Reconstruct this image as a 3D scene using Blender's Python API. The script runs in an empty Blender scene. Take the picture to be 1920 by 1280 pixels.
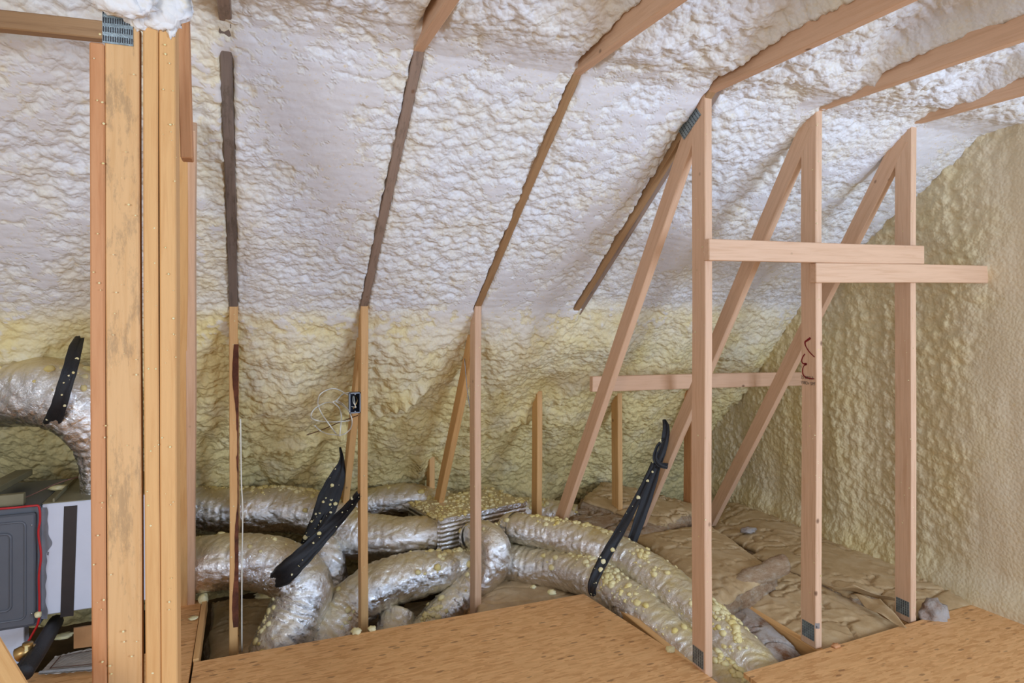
import bpy, bmesh, math, random
import numpy as np
from mathutils import Vector, Matrix
random.seed(7)
S = bpy.context.scene
C = S.collection
# ------------------------------------------------------------------ camera, world, lights, exposure
EYE = 1.54; FPX = 1220.0; TH = math.radians(22.0); HY = 575.0; CX = 960.0
cs, sn = math.cos(TH), math.sin(TH)
cd = bpy.data.cameras.new('camera'); cam = bpy.data.objects.new('camera', cd); C.objects.link(cam)
cam.location = (0, 0, EYE); cam.rotation_euler = (math.pi/2, 0, -TH)
cd.sensor_width = 36; cd.lens = 36*FPX/1920; cd.shift_y = -(640-HY)/1920; cd.clip_start = .05
S.camera = cam
w = bpy.data.worlds.new('world'); S.world = w; w.use_nodes = True
bg = w.node_tree.nodes['Background']; bg.inputs[0].default_value = (.62, .78, 1.0, 1); bg.inputs[1].default_value = .34
def area(name, loc, target, sx, sy, power, col):
    l = bpy.data.lights.new(name, 'AREA'); l.shape = 'RECTANGLE'; l.size = sx; l.size_y = sy; l.energy = power; l.color = col
    o = bpy.data.objects.new(name, l); C.objects.link(o); o.location = loc
    o.rotation_euler = (Vector(target)-Vector(loc)).to_track_quat('-Z', 'Y').to_euler()
    return o
area('window_and_fill_light', (3.1, -1.6, 1.5), (1.5, 3.0, 1.7), 1.5, 1.3, 100, (.58, .74, 1.0))
area('window_and_fill_light', (-2.4, -2.4, 1.7), (1.0, 3.2, 1.2), 1.1, 1.2, 52, (.66, .80, 1.0))  # fill added behind left for more frontal light, no window known there
area('work_lamp', (-1.2, -.6, 1.5), (.2, 3.0, .7), .45, .45, 9, (1.0, .86, .66))
S.view_settings.view_transform = 'Standard'; S.view_settings.look = 'None'
S.view_settings.gamma = 1; S.view_settings.use_curve_mapping = False
S.view_settings.exposure = 0.45
S.cycles.max_bounces = 6; S.cycles.diffuse_bounces = 3; S.cycles.glossy_bounces = 3; S.cycles.transmission_bounces = 1
S.cycles.use_adaptive_sampling = True; S.cycles.adaptive_threshold = .03

# ------------------------------------------------------------------ pixel rays -> points of the place
def P(px, py, d):
    x = (px-CX)/FPX*d
    return Vector((x*cs+d*sn, -x*sn+d*cs, EYE-(py-HY)/FPX*d))
def PV(px, py, v):
    a = P(px, py, 1.0); return Vector((a.x*v/a.y, v, EYE+(a.z-EYE)*v/a.y))
def PU(px, py, u):
    a = P(px, py, 1.0); k = u/a.x; return Vector((u, a.y*k, EYE+(a.z-EYE)*k))
def PZ(px, py, z):
    a = P(px, py, 1.0); k = (z-EYE)/(a.z-EYE); return Vector((a.x*k, a.y*k, z))

# ------------------------------------------------------------------ numpy noise
def hsh(ix, iy, s):
    n = (ix.astype(np.int64)*374761393+iy.astype(np.int64)*668265263+s*974634777) & 0xffffffff
    n = ((n ^ (n >> 13))*1274126177) & 0xffffffff
    n = ((n ^ (n >> 15))*2246822519) & 0xffffffff
    return ((n ^ (n >> 16)) & 0xffffffff)/4294967296.0
def vn(x, y, s=0):
    ix = np.floor(x); iy = np.floor(y); fx = x-ix; fy = y-iy
    fx = fx*fx*(3-2*fx); fy = fy*fy*(3-2*fy)
    a = hsh(ix, iy, s); b = hsh(ix+1, iy, s); c = hsh(ix, iy+1, s); d = hsh(ix+1, iy+1, s)
    return (a*(1-fx)+b*fx)*(1-fy)+(c*(1-fx)+d*fx)*fy
def fbm(x, y, s=0, o=4):
    t = 0; a = .5; n = 0
    for k in range(o):
        t = t+a*vn(x*2**k, y*2**k, s+k*17); n += a; a *= .5
    return t/n
def worley(x, y, s=0):
    ix = np.floor(x); iy = np.floor(y)
    f1 = np.full(x.shape, 9.); f2 = np.full(x.shape, 9.); cid = np.zeros(x.shape)
    for dx in (-1, 0, 1):
        for dy in (-1, 0, 1):
            cx = ix+dx; cy = iy+dy
            px = cx+hsh(cx, cy, s); py = cy+hsh(cx, cy, s+5)
            d = np.hypot(px-x, py-y); m = d < f1
            f2 = np.where(m, f1, np.minimum(f2, d)); cid = np.where(m, hsh(cx, cy, s+9), cid); f1 = np.where(m, d, f1)
    return f1, f2, cid
def heads(x, y, s=0, k=14.):
    """rounded heads of different size swelling into one another, about 0..1"""
    ix = np.floor(x); iy = np.floor(y); acc = 1.
    for dx in (-1, 0, 1):
        for dy in (-1, 0, 1):
            cx = ix+dx; cy = iy+dy; px = cx+.1+.8*hsh(cx, cy, s); py = cy+.1+.8*hsh(cx, cy, s+5); c = hsh(cx, cy, s+9)
            acc = acc+np.exp(k*((.45+.55*c)*(1-((px-x)**2+(py-y)**2)/(.55+.5*c))))
    return np.log(acc)/k
def sst(a, b, x):
    t = np.clip((x-a)/(b-a), 0, 1); return t*t*(3-2*t)
def bubbles(a, b, s=0):
    """cauliflower lumps of sprayed foam, in metres, around zero"""
    wa = a+.010*(fbm(a*8, b*8, s+3, 3)-.5)*2; wb = b+.010*(fbm(a*8+7, b*8, s+4, 3)-.5)*2
    big = fbm(a*1.7, b*1.7, s+77, 2)
    h = .017*(heads(wa/.052, wb/.043, s)-.3)*sst(.25, .6, big+.1)+.0125*(heads(wa/.028, wb/.024, s+31)-.2)
    return h-.006

# ------------------------------------------------------------------ materials
def mat(name, rough=.6, metal=0.0, col=(.5, .5, .5)):
    m = bpy.data.materials.new(name); m.use_nodes = True; nt = m.node_tree
    b = nt.nodes['Principled BSDF']; b.inputs['Roughness'].default_value = rough; b.inputs['Metallic'].default_value = metal
    b.inputs['Base Color'].default_value = (*col, 1)
    return m, nt, b
def N(nt, t, **kw):
    n = nt.nodes.new(t)
    for k, v in kw.items():
        if k in n.inputs: n.inputs[k].default_value = v
        else: setattr(n, k, v)
    return n
def mixc(nt, fac, a, b, mode='MIX'):
    n = nt.nodes.new('ShaderNodeMix'); n.data_type = 'RGBA'; n.blend_type = mode
    for i, v in ((0, fac), (6, a), (7, b)):
        if hasattr(v, 'links'): nt.links.new(v, n.inputs[i])
        elif i == 0: n.inputs[i].default_value = v
        else: n.inputs[i].default_value = (*v, 1)
    return n.outputs[2]
def ramp(nt, src, stops):
    r = nt.nodes.new('ShaderNodeValToRGB'); e = r.color_ramp.elements
    while len(e) < len(stops): e.new(.5)
    for q, (p, c) in zip(e, stops):
        q.position = p; q.color = (*c, 1) if len(c) == 3 else c
    nt.links.new(src, r.inputs[0]); return r.outputs[0]
def coords(nt, scale=(1, 1, 1), rot=(0, 0, 0), kind='Object', rnd=False):
    tc = nt.nodes.new('ShaderNodeTexCoord'); mp = nt.nodes.new('ShaderNodeMapping')
    mp.inputs['Scale'].default_value = scale; mp.inputs['Rotation'].default_value = rot
    nt.links.new(tc.outputs[kind], mp.inputs[0])
    if rnd:
        oi = nt.nodes.new('ShaderNodeObjectInfo'); ml = nt.nodes.new('ShaderNodeMath'); ml.operation = 'MULTIPLY'; ml.inputs[1].default_value = 37.
        nt.links.new(oi.outputs['Random'], ml.inputs[0]); cb = nt.nodes.new('ShaderNodeCombineXYZ')
        for i in range(3): nt.links.new(ml.outputs[0], cb.inputs[i])
        nt.links.new(cb.outputs[0], mp.inputs['Location'])
    return mp.outputs[0]
def bump(nt, b, h, strength=.4, dist=.01, prev=None):
    n = nt.nodes.new('ShaderNodeBump'); n.inputs['Strength'].default_value = strength; n.inputs['Distance'].default_value = dist
    nt.links.new(h, n.inputs['Height'])
    if prev is not None: nt.links.new(prev, n.inputs['Normal'])
    nt.links.new(n.outputs[0], b.inputs['Normal']); return n.outputs[0]
def noise(nt, vec, scale, detail=4, rough=.55, dist=0):
    n = N(nt, 'ShaderNodeTexNoise', Scale=scale, Detail=detail, Roughness=rough, Distortion=dist)
    nt.links.new(vec, n.inputs['Vector']); return n.outputs[0]
def math2(nt, op, a, b):
    n = nt.nodes.new('ShaderNodeMath'); n.operation = op
    for i, v in ((0, a), (1, b)):
        if hasattr(v, 'links'): nt.links.new(v, n.inputs[i])
        else: n.inputs[i].default_value = v
    return n.outputs[0]

def wood(name, light, dark, knot=(.16, .07, .03), rough=.62, stain=0.0):
    m, nt, b = mat(name, rough)
    v = coords(nt, (1, 1, 1), rnd=True)
    g = coords(nt, (22, 22, 1.3), rnd=True)
    n1 = noise(nt, g, 3.2, 5, .6, .6)
    n2 = noise(nt, coords(nt, (60, 60, 1.0), rnd=True), 4, 3, .6)
    n3 = noise(nt, v, 2.2, 2)
    col = ramp(nt, n1, [(.30, dark), (.52, light), (.75, tuple(min(1, c*1.08) for c in light))])
    col = mixc(nt, math2(nt, 'MULTIPLY', n2, .35), col, tuple(c*.72 for c in light), 'MIX')
    oi = nt.nodes.new('ShaderNodeObjectInfo')
    col = mixc(nt, math2(nt, 'MULTIPLY', oi.outputs['Random'], .35), col, tuple(c*k for c, k in zip(light, (.80, .68, .58))))
    col = mixc(nt, math2(nt, 'MULTIPLY', n3, .30), col, tuple(c*k for c, k in zip(light, (1.0, .90, .80))))
    kv = coords(nt, (8, 8, 6.0), rnd=True)
    vo = N(nt, 'ShaderNodeTexVoronoi', Scale=1.0); nt.links.new(kv, vo.inputs['Vector'])
    kn = ramp(nt, vo.outputs['Distance'], [(.0, (1, 1, 1)), (.045, (.75, .75, .75)), (.09, (0, 0, 0))])
    col = mixc(nt, kn, col, knot)
    if stain:
        sn_ = ramp(nt, noise(nt, coords(nt, (9, 9, 2.6), rnd=True), 2.6, 6, .75), [(.52, (0, 0, 0)), (.62, (1, 1, 1))])
        col = mixc(nt, math2(nt, 'MULTIPLY', sn_, stain), col, (.10, .075, .05))
    nt.links.new(col, b.inputs['Base Color'])
    bump(nt, b, math2(nt, 'ADD', n1, n2), .25, .002)
    return m
M = {}
M['amber'] = wood('amber pine', (.80, .47, .19), (.66, .34, .12))
M['pink'] = wood('pink fir', (.77, .50, .32), (.64, .38, .22))
M['pale'] = wood('pale stained pine', (.78, .48, .22), (.64, .35, .13), stain=.35)
M['red'] = wood('reddish fir', (.66, .32, .14), (.50, .20, .07))
M['brown'] = wood('brown old wood', (.42, .25, .12), (.26, .14, .06))
M['grey'] = wood('weathered grey wood', (.24, .19, .16), (.09, .075, .07), stain=.6)
M['greybrown'] = wood('greyish brown wood', (.36, .26, .20), (.20, .14, .11), stain=.4)

def foam_mat(name, white, yellow, pit, fine=1.0):
    m, nt, b = mat(name, .72)
    v = coords(nt, kind='Object')
    ay = N(nt, 'ShaderNodeAttribute', attribute_name='yel'); ac = N(nt, 'ShaderNodeAttribute', attribute_name='cut')
    n1 = noise(nt, v, 5.5, 5, .65)
    f = math2(nt, 'ADD', ay.outputs['Fac'], math2(nt, 'MULTIPLY', math2(nt, 'SUBTRACT', n1, .5), 1.1))
    f = ramp(nt, f, [(.0, (0, 0, 0)), (1, (1, 1, 1))])
    col = mixc(nt, f, white, yellow)
    n2 = noise(nt, v, 26, 5, .7)
    pt = ramp(nt, n2, [(.56, (0, 0, 0)), (.70, (1, 1, 1))])
    col = mixc(nt, math2(nt, 'MULTIPLY', pt, .42), col, pit)
    cutc = tuple(c*k for c, k in zip(white, (.975, .965, .99)))
    n3 = noise(nt, v, 60, 3, .6)
    cpit = ramp(nt, n3, [(.60, cutc), (.75, pit)])
    col = mixc(nt, math2(nt, 'MULTIPLY', ac.outputs['Fac'], .75), col, cpit)
    nt.links.new(col, b.inputs['Base Color'])
    b.inputs['Specular IOR Level'].default_value = .35
    vo = N(nt, 'ShaderNodeTexVoronoi', Scale=62.0*fine)
    nv = N(nt, 'ShaderNodeTexNoise', Scale=14., Detail=2.); nt.links.new(v, nv.inputs['Vector'])
    wv = nt.nodes.new('ShaderNodeVectorMath'); wv.operation = 'MULTIPLY_ADD'; wv.inputs[1].default_value = (.022, .022, .022)
    nt.links.new(nv.outputs['Color'], wv.inputs[0]); nt.links.new(v, wv.inputs[2]); nt.links.new(wv.outputs[0], vo.inputs['Vector'])
    inv = math2(nt, 'SUBTRACT', 1.0, vo.outputs['Distance'])
    amp = math2(nt, 'SUBTRACT', 1.0, math2(nt, 'MULTIPLY', ac.outputs['Fac'], .85))
    p = bump(nt, b, math2(nt, 'MULTIPLY', inv, amp), .5, .009)
    bump(nt, b, noise(nt, v, 95, 3, .6), .16, .003, p)
    return m
M['foam'] = foam_mat('sprayed foam', (.83, .82, .82), (.84, .69, .33), (.80, .62, .28))
M['foamwall'] = foam_mat('yellow wall foam', (.78, .66, .46), (.74, .58, .28), (.64, .46, .18))
m_, nt_, b_ = mat('foam droplets', .6)
nt_.links.new(ramp(nt_, noise(nt_, coords(nt_), 9, 3), [(.3, (.76, .57, .16)), (.6, (.84, .71, .38))]), b_.inputs['Base Color'])
b_.inputs['Subsurface Weight'].default_value = .0
bump(nt_, b_, noise(nt_, coords(nt_), 160, 3), .3, .003); M['drop'] = m_
m_, nt_, b_ = mat('pale foam crumbs', .7)
nt_.links.new(ramp(nt_, noise(nt_, coords(nt_), 30, 3), [(.35, (.80, .66, .28)), (.6, (.86, .76, .46))]), b_.inputs['Base Color']); M['crumb'] = m_

def foil(name, tint=(.86, .84, .82), fine=1.0, lines=None):
    m, nt, b = mat(name, .22, 1.0)
    v = coords(nt)
    dust = ramp(nt, noise(nt, v, 6, 5, .7), [(.42, (0, 0, 0)), (.72, (1, 1, 1))])
    geo = nt.nodes.new('ShaderNodeNewGeometry'); sp = nt.nodes.new('ShaderNodeSeparateXYZ'); nt.links.new(geo.outputs['Normal'], sp.inputs[0])
    top = ramp(nt, sp.outputs['Z'], [(.30, (0, 0, 0)), (.90, (1, 1, 1))])      # overspray dust on the upward side, its ochre also painting in a gold reflection
    df = math2(nt, 'MULTIPLY', top, math2(nt, 'ADD', math2(nt, 'MULTIPLY', dust, .35), .60))
    nt.links.new(mixc(nt, df, tint, (.68, .51, .18)), b.inputs['Base Color'])
    nt.links.new(math2(nt, 'SUBTRACT', 1.0, math2(nt, 'MULTIPLY', df, .75)), b.inputs['Metallic'])
    nt.links.new(math2(nt, 'ADD', math2(nt, 'MULTIPLY', df, .35), .16), b.inputs['Roughness'])
    vo = N(nt, 'ShaderNodeTexVoronoi', Scale=24.0*fine, feature='DISTANCE_TO_EDGE')
    wv = nt.nodes.new('ShaderNodeVectorMath'); wv.operation = 'MULTIPLY_ADD'; wv.inputs[1].default_value = (.12, .12, .12)
    nv = N(nt, 'ShaderNodeTexNoise', Scale=9., Detail=4.); nt.links.new(v, nv.inputs['Vector'])
    nt.links.new(nv.outputs['Color'], wv.inputs[0]); nt.links.new(v, wv.inputs[2]); nt.links.new(wv.outputs[0], vo.inputs['Vector'])
    p = bump(nt, b, vo.outputs['Distance'], .5, .01)
    p = bump(nt, b, noise(nt, wv.outputs[0], 55, 5, .75), .8, .006, p)
    if lines:
        wt = N(nt, 'ShaderNodeTexWave', Scale=lines, Distortion=.4, bands_direction='Z'); nt.links.new(v, wt.inputs['Vector'])
        bump(nt, b, wt.outputs['Fac'], .5, .006, p)
    return m
M['foil'] = foil('crinkled foil duct sleeve'); M['foilbox'] = foil('foil duct board', lines=12.0)

def simple(name, col, rough=.6, metal=0., bs=0, bscale=60, var=.15):
    m, nt, b = mat(name, rough, metal)
    n = noise(nt, coords(nt), bscale*.3, 4, .6)
    nt.links.new(ramp(nt, n, [(.3, tuple(c*(1-var) for c in col)), (.7, tuple(min(1, c*(1+var)) for c in col))]), b.inputs['Base Color'])
    if bs: bump(nt, b, noise(nt, coords(nt), bscale, 4, .6), bs, .004)
    return m
M['strap'] = simple('black webbing', (.012, .012, .014), .55, 0, .5, 200)
M['plate'] = simple('galvanised gusset plate', (.30, .36, .38), .45, .6, .6, 90, .3)
M['nail'] = simple('nail steel', (.35, .35, .37), .35, .9)
M['slot'] = simple('plate tooth slot', (.03, .03, .035), .6)
M['boxmetal'] = simple('grey outlet box steel', (.25, .27, .30), .4, .6)
M['boxdark'] = simple('dark box cavity', (.008, .010, .022), .8)
M['cable'] = simple('white cable sheath', (.80, .77, .66), .45)
M['redwire'] = simple('red wire', (.50, .010, .012), .4)
M['darkwire'] = simple('brown wire', (.16, .07, .04), .5)
M['unit'] = simple('grey painted sheet metal', (.115, .125, .145), .42, .15, .1, 20, .06)
M['unittop'] = simple('dusty sheet metal', (.24, .21, .12), .6, .2, .2, 20, .2)
M['white'] = simple('white duct board', (.66, .68, .76), .5, 0, .1, 30, .03)
M['mastic'] = simple('grey duct sealant', (.20, .20, .22), .7, 0, .4, 40)
M['tape'] = simple('black brown tape', (.028, .020, .018), .5)
M['brass'] = simple('brass', (.45, .28, .10), .35, .9)
M['cardboard'] = simple('cardboard', (.42, .22, .09), .8, 0, .2, 30)
M['paper'] = simple('printed paper sheet', (.50, .43, .36), .5)
M['plastic'] = simple('clear wrinkled plastic wrap', (.62, .62, .62), .15, 0, .8, 30)
M['marker'] = simple('red marker ink', (.22, .0, .004), .5)
M['ink'] = simple('black stamp ink', (.05, .035, .03), .7)
M['bark'] = simple('dark bark edge', (.12, .035, .015), .9, 0, .8, 60, .6)
M['lowbase'] = simple('dark brown base below', (.12, .07, .03), .9, 0, .3, 20, .4)  # drywall base under the decks, given a dark brown colour

m_, nt_, b_ = mat('kraft paper facing', .5)
v_ = coords(nt_)
c_ = ramp(nt_, noise(nt_, v_, 7, 6, .7), [(.25, (.42, .26, .12)), (.5, (.57, .39, .20)), (.75, (.68, .52, .32))])
nt_.links.new(c_, b_.inputs['Base Color'])
p_ = bump(nt_, b_, noise(nt_, v_, 9, 5, .5, .8), .45, .010)
bump(nt_, b_, noise(nt_, v_, 90, 3), .2, .003, p_); M['kraft'] = m_
m_, nt_, b_ = mat('fibreglass batting', .95)
nt_.links.new(ramp(nt_, noise(nt_, coords(nt_, (1, 1, 3)), 16, 6, .75), [(.3, (.46, .24, .12)), (.5, (.66, .44, .26)), (.68, (.82, .68, .50))]), b_.inputs['Base Color'])
bump(nt_, b_, noise(nt_, coords(nt_), 70, 6, .8), 1.0, .02); M['fibre'] = m_
m_, nt_, b_ = mat('pale fibreglass', .95)
nt_.links.new(ramp(nt_, noise(nt_, coords(nt_), 6, 6, .7), [(.36, (.38, .17, .07)), (.52, (.78, .66, .56)), (.7, (.86, .80, .78))]), b_.inputs['Base Color'])
bump(nt_, b_, noise(nt_, coords(nt_), 60, 6, .8), 1.0, .02); M['palefibre'] = m_

def osb(name, a, bb, c):
    m, nt, b = mat(name, .55)
    f = None
    for i, r in enumerate((.15, 1.2, 2.25, .7)):
        wq = nt.nodes.new('ShaderNodeVectorMath'); wq.operation = 'MULTIPLY_ADD'; wq.inputs[1].default_value = (.5, .5, .5)
        nn = N(nt, 'ShaderNodeTexNoise', Scale=3., Detail=2.); base = coords(nt, (19, 105, 30), (0, 0, r*.8)); nt.links.new(base, nn.inputs['Vector'])
        nt.links.new(nn.outputs['Color'], wq.inputs[0]); nt.links.new(base, wq.inputs[2])
        vo = N(nt, 'ShaderNodeTexVoronoi', Scale=1.0); nt.links.new(wq.outputs[0], vo.inputs['Vector'])
        sc_ = nt.nodes.new('ShaderNodeSeparateColor'); nt.links.new(vo.outputs['Color'], sc_.inputs[0])
        g_ = math2(nt, 'ADD', math2(nt, 'MULTIPLY', sc_.outputs[0], .7), math2(nt, 'MULTIPLY', noise(nt, coords(nt, (14, 160, 14), (0, 0, r)), 1.5, 3), .3))
        if f is None: f = g_
        else:
            st_ = math2(nt, 'GREATER_THAN', sc_.outputs[1], .58); f = mixc(nt, st_, f, g_)
    f = math2(nt, 'MULTIPLY', f, 1.0)
    col = ramp(nt, f, [(.05, c), (.35, bb), (.65, a), (.95, tuple(min(1, q*1.1) for q in a))])
    fl = N(nt, 'ShaderNodeTexVoronoi', Scale=1.0); nt.links.new(coords(nt, (9, 26, 9), (0, 0, .5)), fl.inputs['Vector'])
    fr = ramp(nt, math2(nt, 'ADD', fl.outputs['Distance'], math2(nt, 'MULTIPLY', noise(nt, coords(nt), 60, 3), .14)), [(.20, (1, 1, 1)), (.26, (0, 0, 0))])
    col = mixc(nt, math2(nt, 'MULTIPLY', fr, .6), col, (.20, .085, .03))
    nt.links.new(col, b.inputs['Base Color'])
    nt.links.new(ramp(nt, f, [(.3, (.6, .6, .6)), (.7, (.40, .40, .40))]), b.inputs['Roughness'])
    bump(nt, b, f, .35, .003)
    return m
M['osb'] = osb('oriented strand board', (.82, .45, .185), (.74, .38, .145), (.58, .27, .09))

# ------------------------------------------------------------------ object helpers
def tag(o, label=None, cat=None, group=None, kind=None):
    if label: o['label'] = label
    if cat: o['category'] = cat
    if group: o['group'] = group
    if kind: o['kind'] = kind
    return o
def thing(name, loc, label, cat, group=None):
    o = bpy.data.objects.new(name, None); C.objects.link(o); o.location = loc; o.empty_display_size = .05
    return tag(o, label, cat, group)
def wloc(p):
    v = Vector((0, 0, 0))
    while p is not None: v = v+p.location; p = p.parent
    return v
def link(name, me, m, parent=None, mtx=None, smooth=False):
    """mtx is the world placement; parents never carry rotation"""
    if m is not None: me.materials.append(m)
    if smooth: me.polygons.foreach_set('use_smooth', [True]*len(me.polygons))
    o = bpy.data.objects.new(name, me); C.objects.link(o)
    Mx = mtx or Matrix()
    if parent is not None: o.parent = parent; Mx = Matrix.Translation(-wloc(parent)) @ Mx
    o.matrix_local = Mx
    return o
def centred(verts, faces, name):
    vs = [Vector(v) for v in verts]; c = sum(vs, Vector())/len(vs)
    me = bpy.data.meshes.new(name); me.from_pydata([tuple(v-c) for v in vs], [], faces); me.update()
    return me, Matrix.Translation(c)
def leafp(name, verts, faces, m, parent=None, smooth=False):
    """mesh part whose own children may follow: rotation-free, placed at its centre"""
    me, T = centred(verts, faces, name); return link(name, me, m, parent, T, smooth)
def box_mesh(name, sx, sy, sz, bev=.003, seg=1, rough=0., cuts=0):
    bm = bmesh.new(); bmesh.ops.create_cube(bm, size=1)
    for v in bm.verts: v.co = Vector((v.co.x*sx, v.co.y*sy, v.co.z*sz))
    if cuts:
        es = [e for e in bm.edges if abs((e.verts[0].co-e.verts[1].co).z) > sz*.9]
        bmesh.ops.subdivide_edges(bm, edges=es, cuts=cuts, use_grid_fill=False)
        ph = random.random()*9
        for v in bm.verts:
            q = v.co.z*2+ph
            v.co.x += rough*math.sin(q*2.1+1); v.co.y += rough*math.sin(q*1.7)
    if bev: bmesh.ops.bevel(bm, geom=[e for e in bm.edges if len(e.link_faces) == 2 and e.calc_face_angle(0) > .8], offset=bev, segments=seg, affect='EDGES')
    me = bpy.data.meshes.new(name); bm.to_mesh(me); bm.free(); return me
def frame(p0, p1, xh):
    z = (p1-p0).normalized(); x = (xh-z*xh.dot(z)).normalized(); y = z.cross(x)
    m3 = Matrix((x, y, z)).transposed().to_4x4(); m3.translation = (p0+p1)/2; return m3
def board(name, p0, p1, tx, ty, m, parent=None, xh=Vector((1, 0, 0)), bev=.003, rough=.0015, cuts=8):
    p0 = Vector(p0); p1 = Vector(p1)
    me = box_mesh(name, tx, ty, (p1-p0).length, bev, 1, rough, cuts)
    return link(name, me, m, parent, frame(p0, p1, Vector(xh)))
def abox(name, lo, hi, m, parent=None, bev=.003):
    lo = Vector(lo); hi = Vector(hi); d = hi-lo
    return link(name, box_mesh(name, abs(d.x), abs(d.y), abs(d.z), bev), m, parent, Matrix.Translation((lo+hi)/2))
def catmull(pts, n):
    pts = [np.array(p, float) for p in pts]; P_ = [2*pts[0]-pts[1]]+pts+[2*pts[-1]-pts[-2]]; out = []
    for i in range(1, len(P_)-2):
        a, b, c, d = P_[i-1:i+3]
        for k in range(n):
            t = k/n; out.append(.5*((2*b)+(-a+c)*t+(2*a-5*b+4*c-d)*t*t+(-a+3*b-3*c+d)*t**3))
    out.append(pts[-1]); return np.array(out)
def resample(q, step):
    d = np.r_[0, np.cumsum(np.linalg.norm(np.diff(q[:, :3], axis=0), axis=1))]
    n = max(3, int(d[-1]/step)); t = np.linspace(0, d[-1], n)
    return np.stack([np.interp(t, d, q[:, i]) for i in range(q.shape[1])], 1), t
def frames(c):
    T = np.gradient(c, axis=0); T /= np.linalg.norm(T, axis=1)[:, None]
    up = np.array([0, 0, 1.]); U = []; prev = None
    for t in T:
        if prev is None:
            h = up if abs(t[2]) < .9 else np.array([0, 1., 0]); s = np.cross(t, h)
        else: s = prev-t*prev.dot(t)
        s /= np.linalg.norm(s); prev = s; U.append(s)
    A = np.array(U); B = np.cross(A, T); return T, A, B
def tube(name, pts, r, m, parent=None, ns=8, n=8, step=None, top=False):
    """a plain cable or pipe"""
    q = catmull([tuple(p) for p in pts], n)
    if step: q, _ = resample(q, step)
    T, A, B = frames(q); vs = []; fs = []
    for i in range(len(q)):
        for k in range(ns):
            a = 2*math.pi*k/ns; vs.append(q[i]+r*(math.cos(a)*A[i]+math.sin(a)*B[i]))
    for i in range(len(q)-1):
        for k in range(ns):
            a = i*ns+k; b = i*ns+(k+1) % ns; fs.append((a, b, b+ns, a+ns))
    fs.append(tuple(range(ns))[::-1]); fs.append(tuple(range((len(q)-1)*ns, len(q)*ns)))
    return leafp(name, vs, fs, m, parent, True)

# blobs of foam: one mesh holding many droplets nobody could count
_ico = bmesh.new(); bmesh.ops.create_icosphere(_ico, subdivisions=2, radius=1)
ICO_V = np.array([v.co[:] for v in _ico.verts]); ICO_F = np.array([[v.index for v in f.verts] for f in _ico.faces]); _ico.free()
rng = np.random.default_rng(5)
def blobs(name, centres, normals, radii, m, parent=None, flat=.6, label=None, stuff=True):
    V = []; F = []; k = 0
    for c, nrm, r in zip(centres, normals, radii):
        s = ICO_V.copy()*(1+.18*rng.standard_normal((len(ICO_V), 1))*.6)
        s = s*np.array([1+.35*rng.random(), 1+.35*rng.random(), 1+.2*rng.random()])
        nn = nrm/np.linalg.norm(nrm); s = s-np.outer(s@nn, nn)*(1-flat)
        V.append(c+s*r); F.append(ICO_F+k); k += len(ICO_V)
    V = np.concatenate(V); F = np.concatenate(F); c = V.mean(0)
    me = bpy.data.meshes.new(name); me.from_pydata((V-c).tolist(), [], F.tolist()); me.update()
    o = link(name, me, m, parent, Matrix.Translation(Vector(c)), True)
    if stuff: o['kind'] = 'stuff'
    return o

# ------------------------------------------------------------------ the foam shell
UK = [-.088+.6205*k for k in range(6)]          # left face of every truss
TW = .038
VB, ZC, VA = 2.228, 2.434, 3.40                 # upper kink, ceiling height, knee row
SL = (ZC-EYE)/(VA-VB)
UL, UR = -2.3, 3.56
def grid_mesh(name, A, B, X, m, attrs):
    na, nb = X.shape[:2]
    me = bpy.data.meshes.new(name)
    idx = np.arange(na*nb).reshape(na, nb)
    q = np.stack([idx[:-1, :-1], idx[1:, :-1], idx[1:, 1:], idx[:-1, 1:]], -1).reshape(-1, 4)
    me.vertices.add(na*nb); me.vertices.foreach_set('co', X.reshape(-1).astype(np.float32))
    me.loops.add(q.size); me.loops.foreach_set('vertex_index', q.reshape(-1).astype(np.int32))
    me.polygons.add(len(q)); me.polygons.foreach_set('loop_start', (np.arange(len(q))*4).astype(np.int32))
    me.polygons.foreach_set('loop_total', np.full(len(q), 4, np.int32))
    me.polygons.foreach_set('use_smooth', np.ones(len(q), bool)); me.update(calc_edges=True); me.validate()
    for k, v in attrs.items():
        at = me.attributes.new(k, 'FLOAT', 'POINT'); at.data.foreach_set('value', v.reshape(-1).astype(np.float32))
    o = link(name, me, m); o['kind'] = 'structure'; return o
prof = np.array([(-.6, 2.47), (VB-.12, ZC+.035), (VB, ZC), (VA, EYE), (3.62, 1.33), (3.97, .98), (4.36, .58), (4.60, .26), (4.74, -.10), (4.80, -.42)])
def sample_profile(step, v0=None):
    d = np.r_[0, np.cumsum(np.hypot(*np.diff(prof, axis=0).T))]; t = np.arange(0, d[-1], step)
    v = np.interp(t, d, prof[:, 0]); z = np.interp(t, d, prof[:, 1])
    k = int(.10/step); ker = np.hanning(k); ker /= ker.sum()
    pv = np.convolve(np.pad(v, k, mode='edge'), ker, 'same')[k:-k]; pz = np.convolve(np.pad(z, k, mode='edge'), ker, 'same')[k:-k]
    pv[:k] = v[:k]; pz[:k] = z[:k]
    return t, pv, pz
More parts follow.
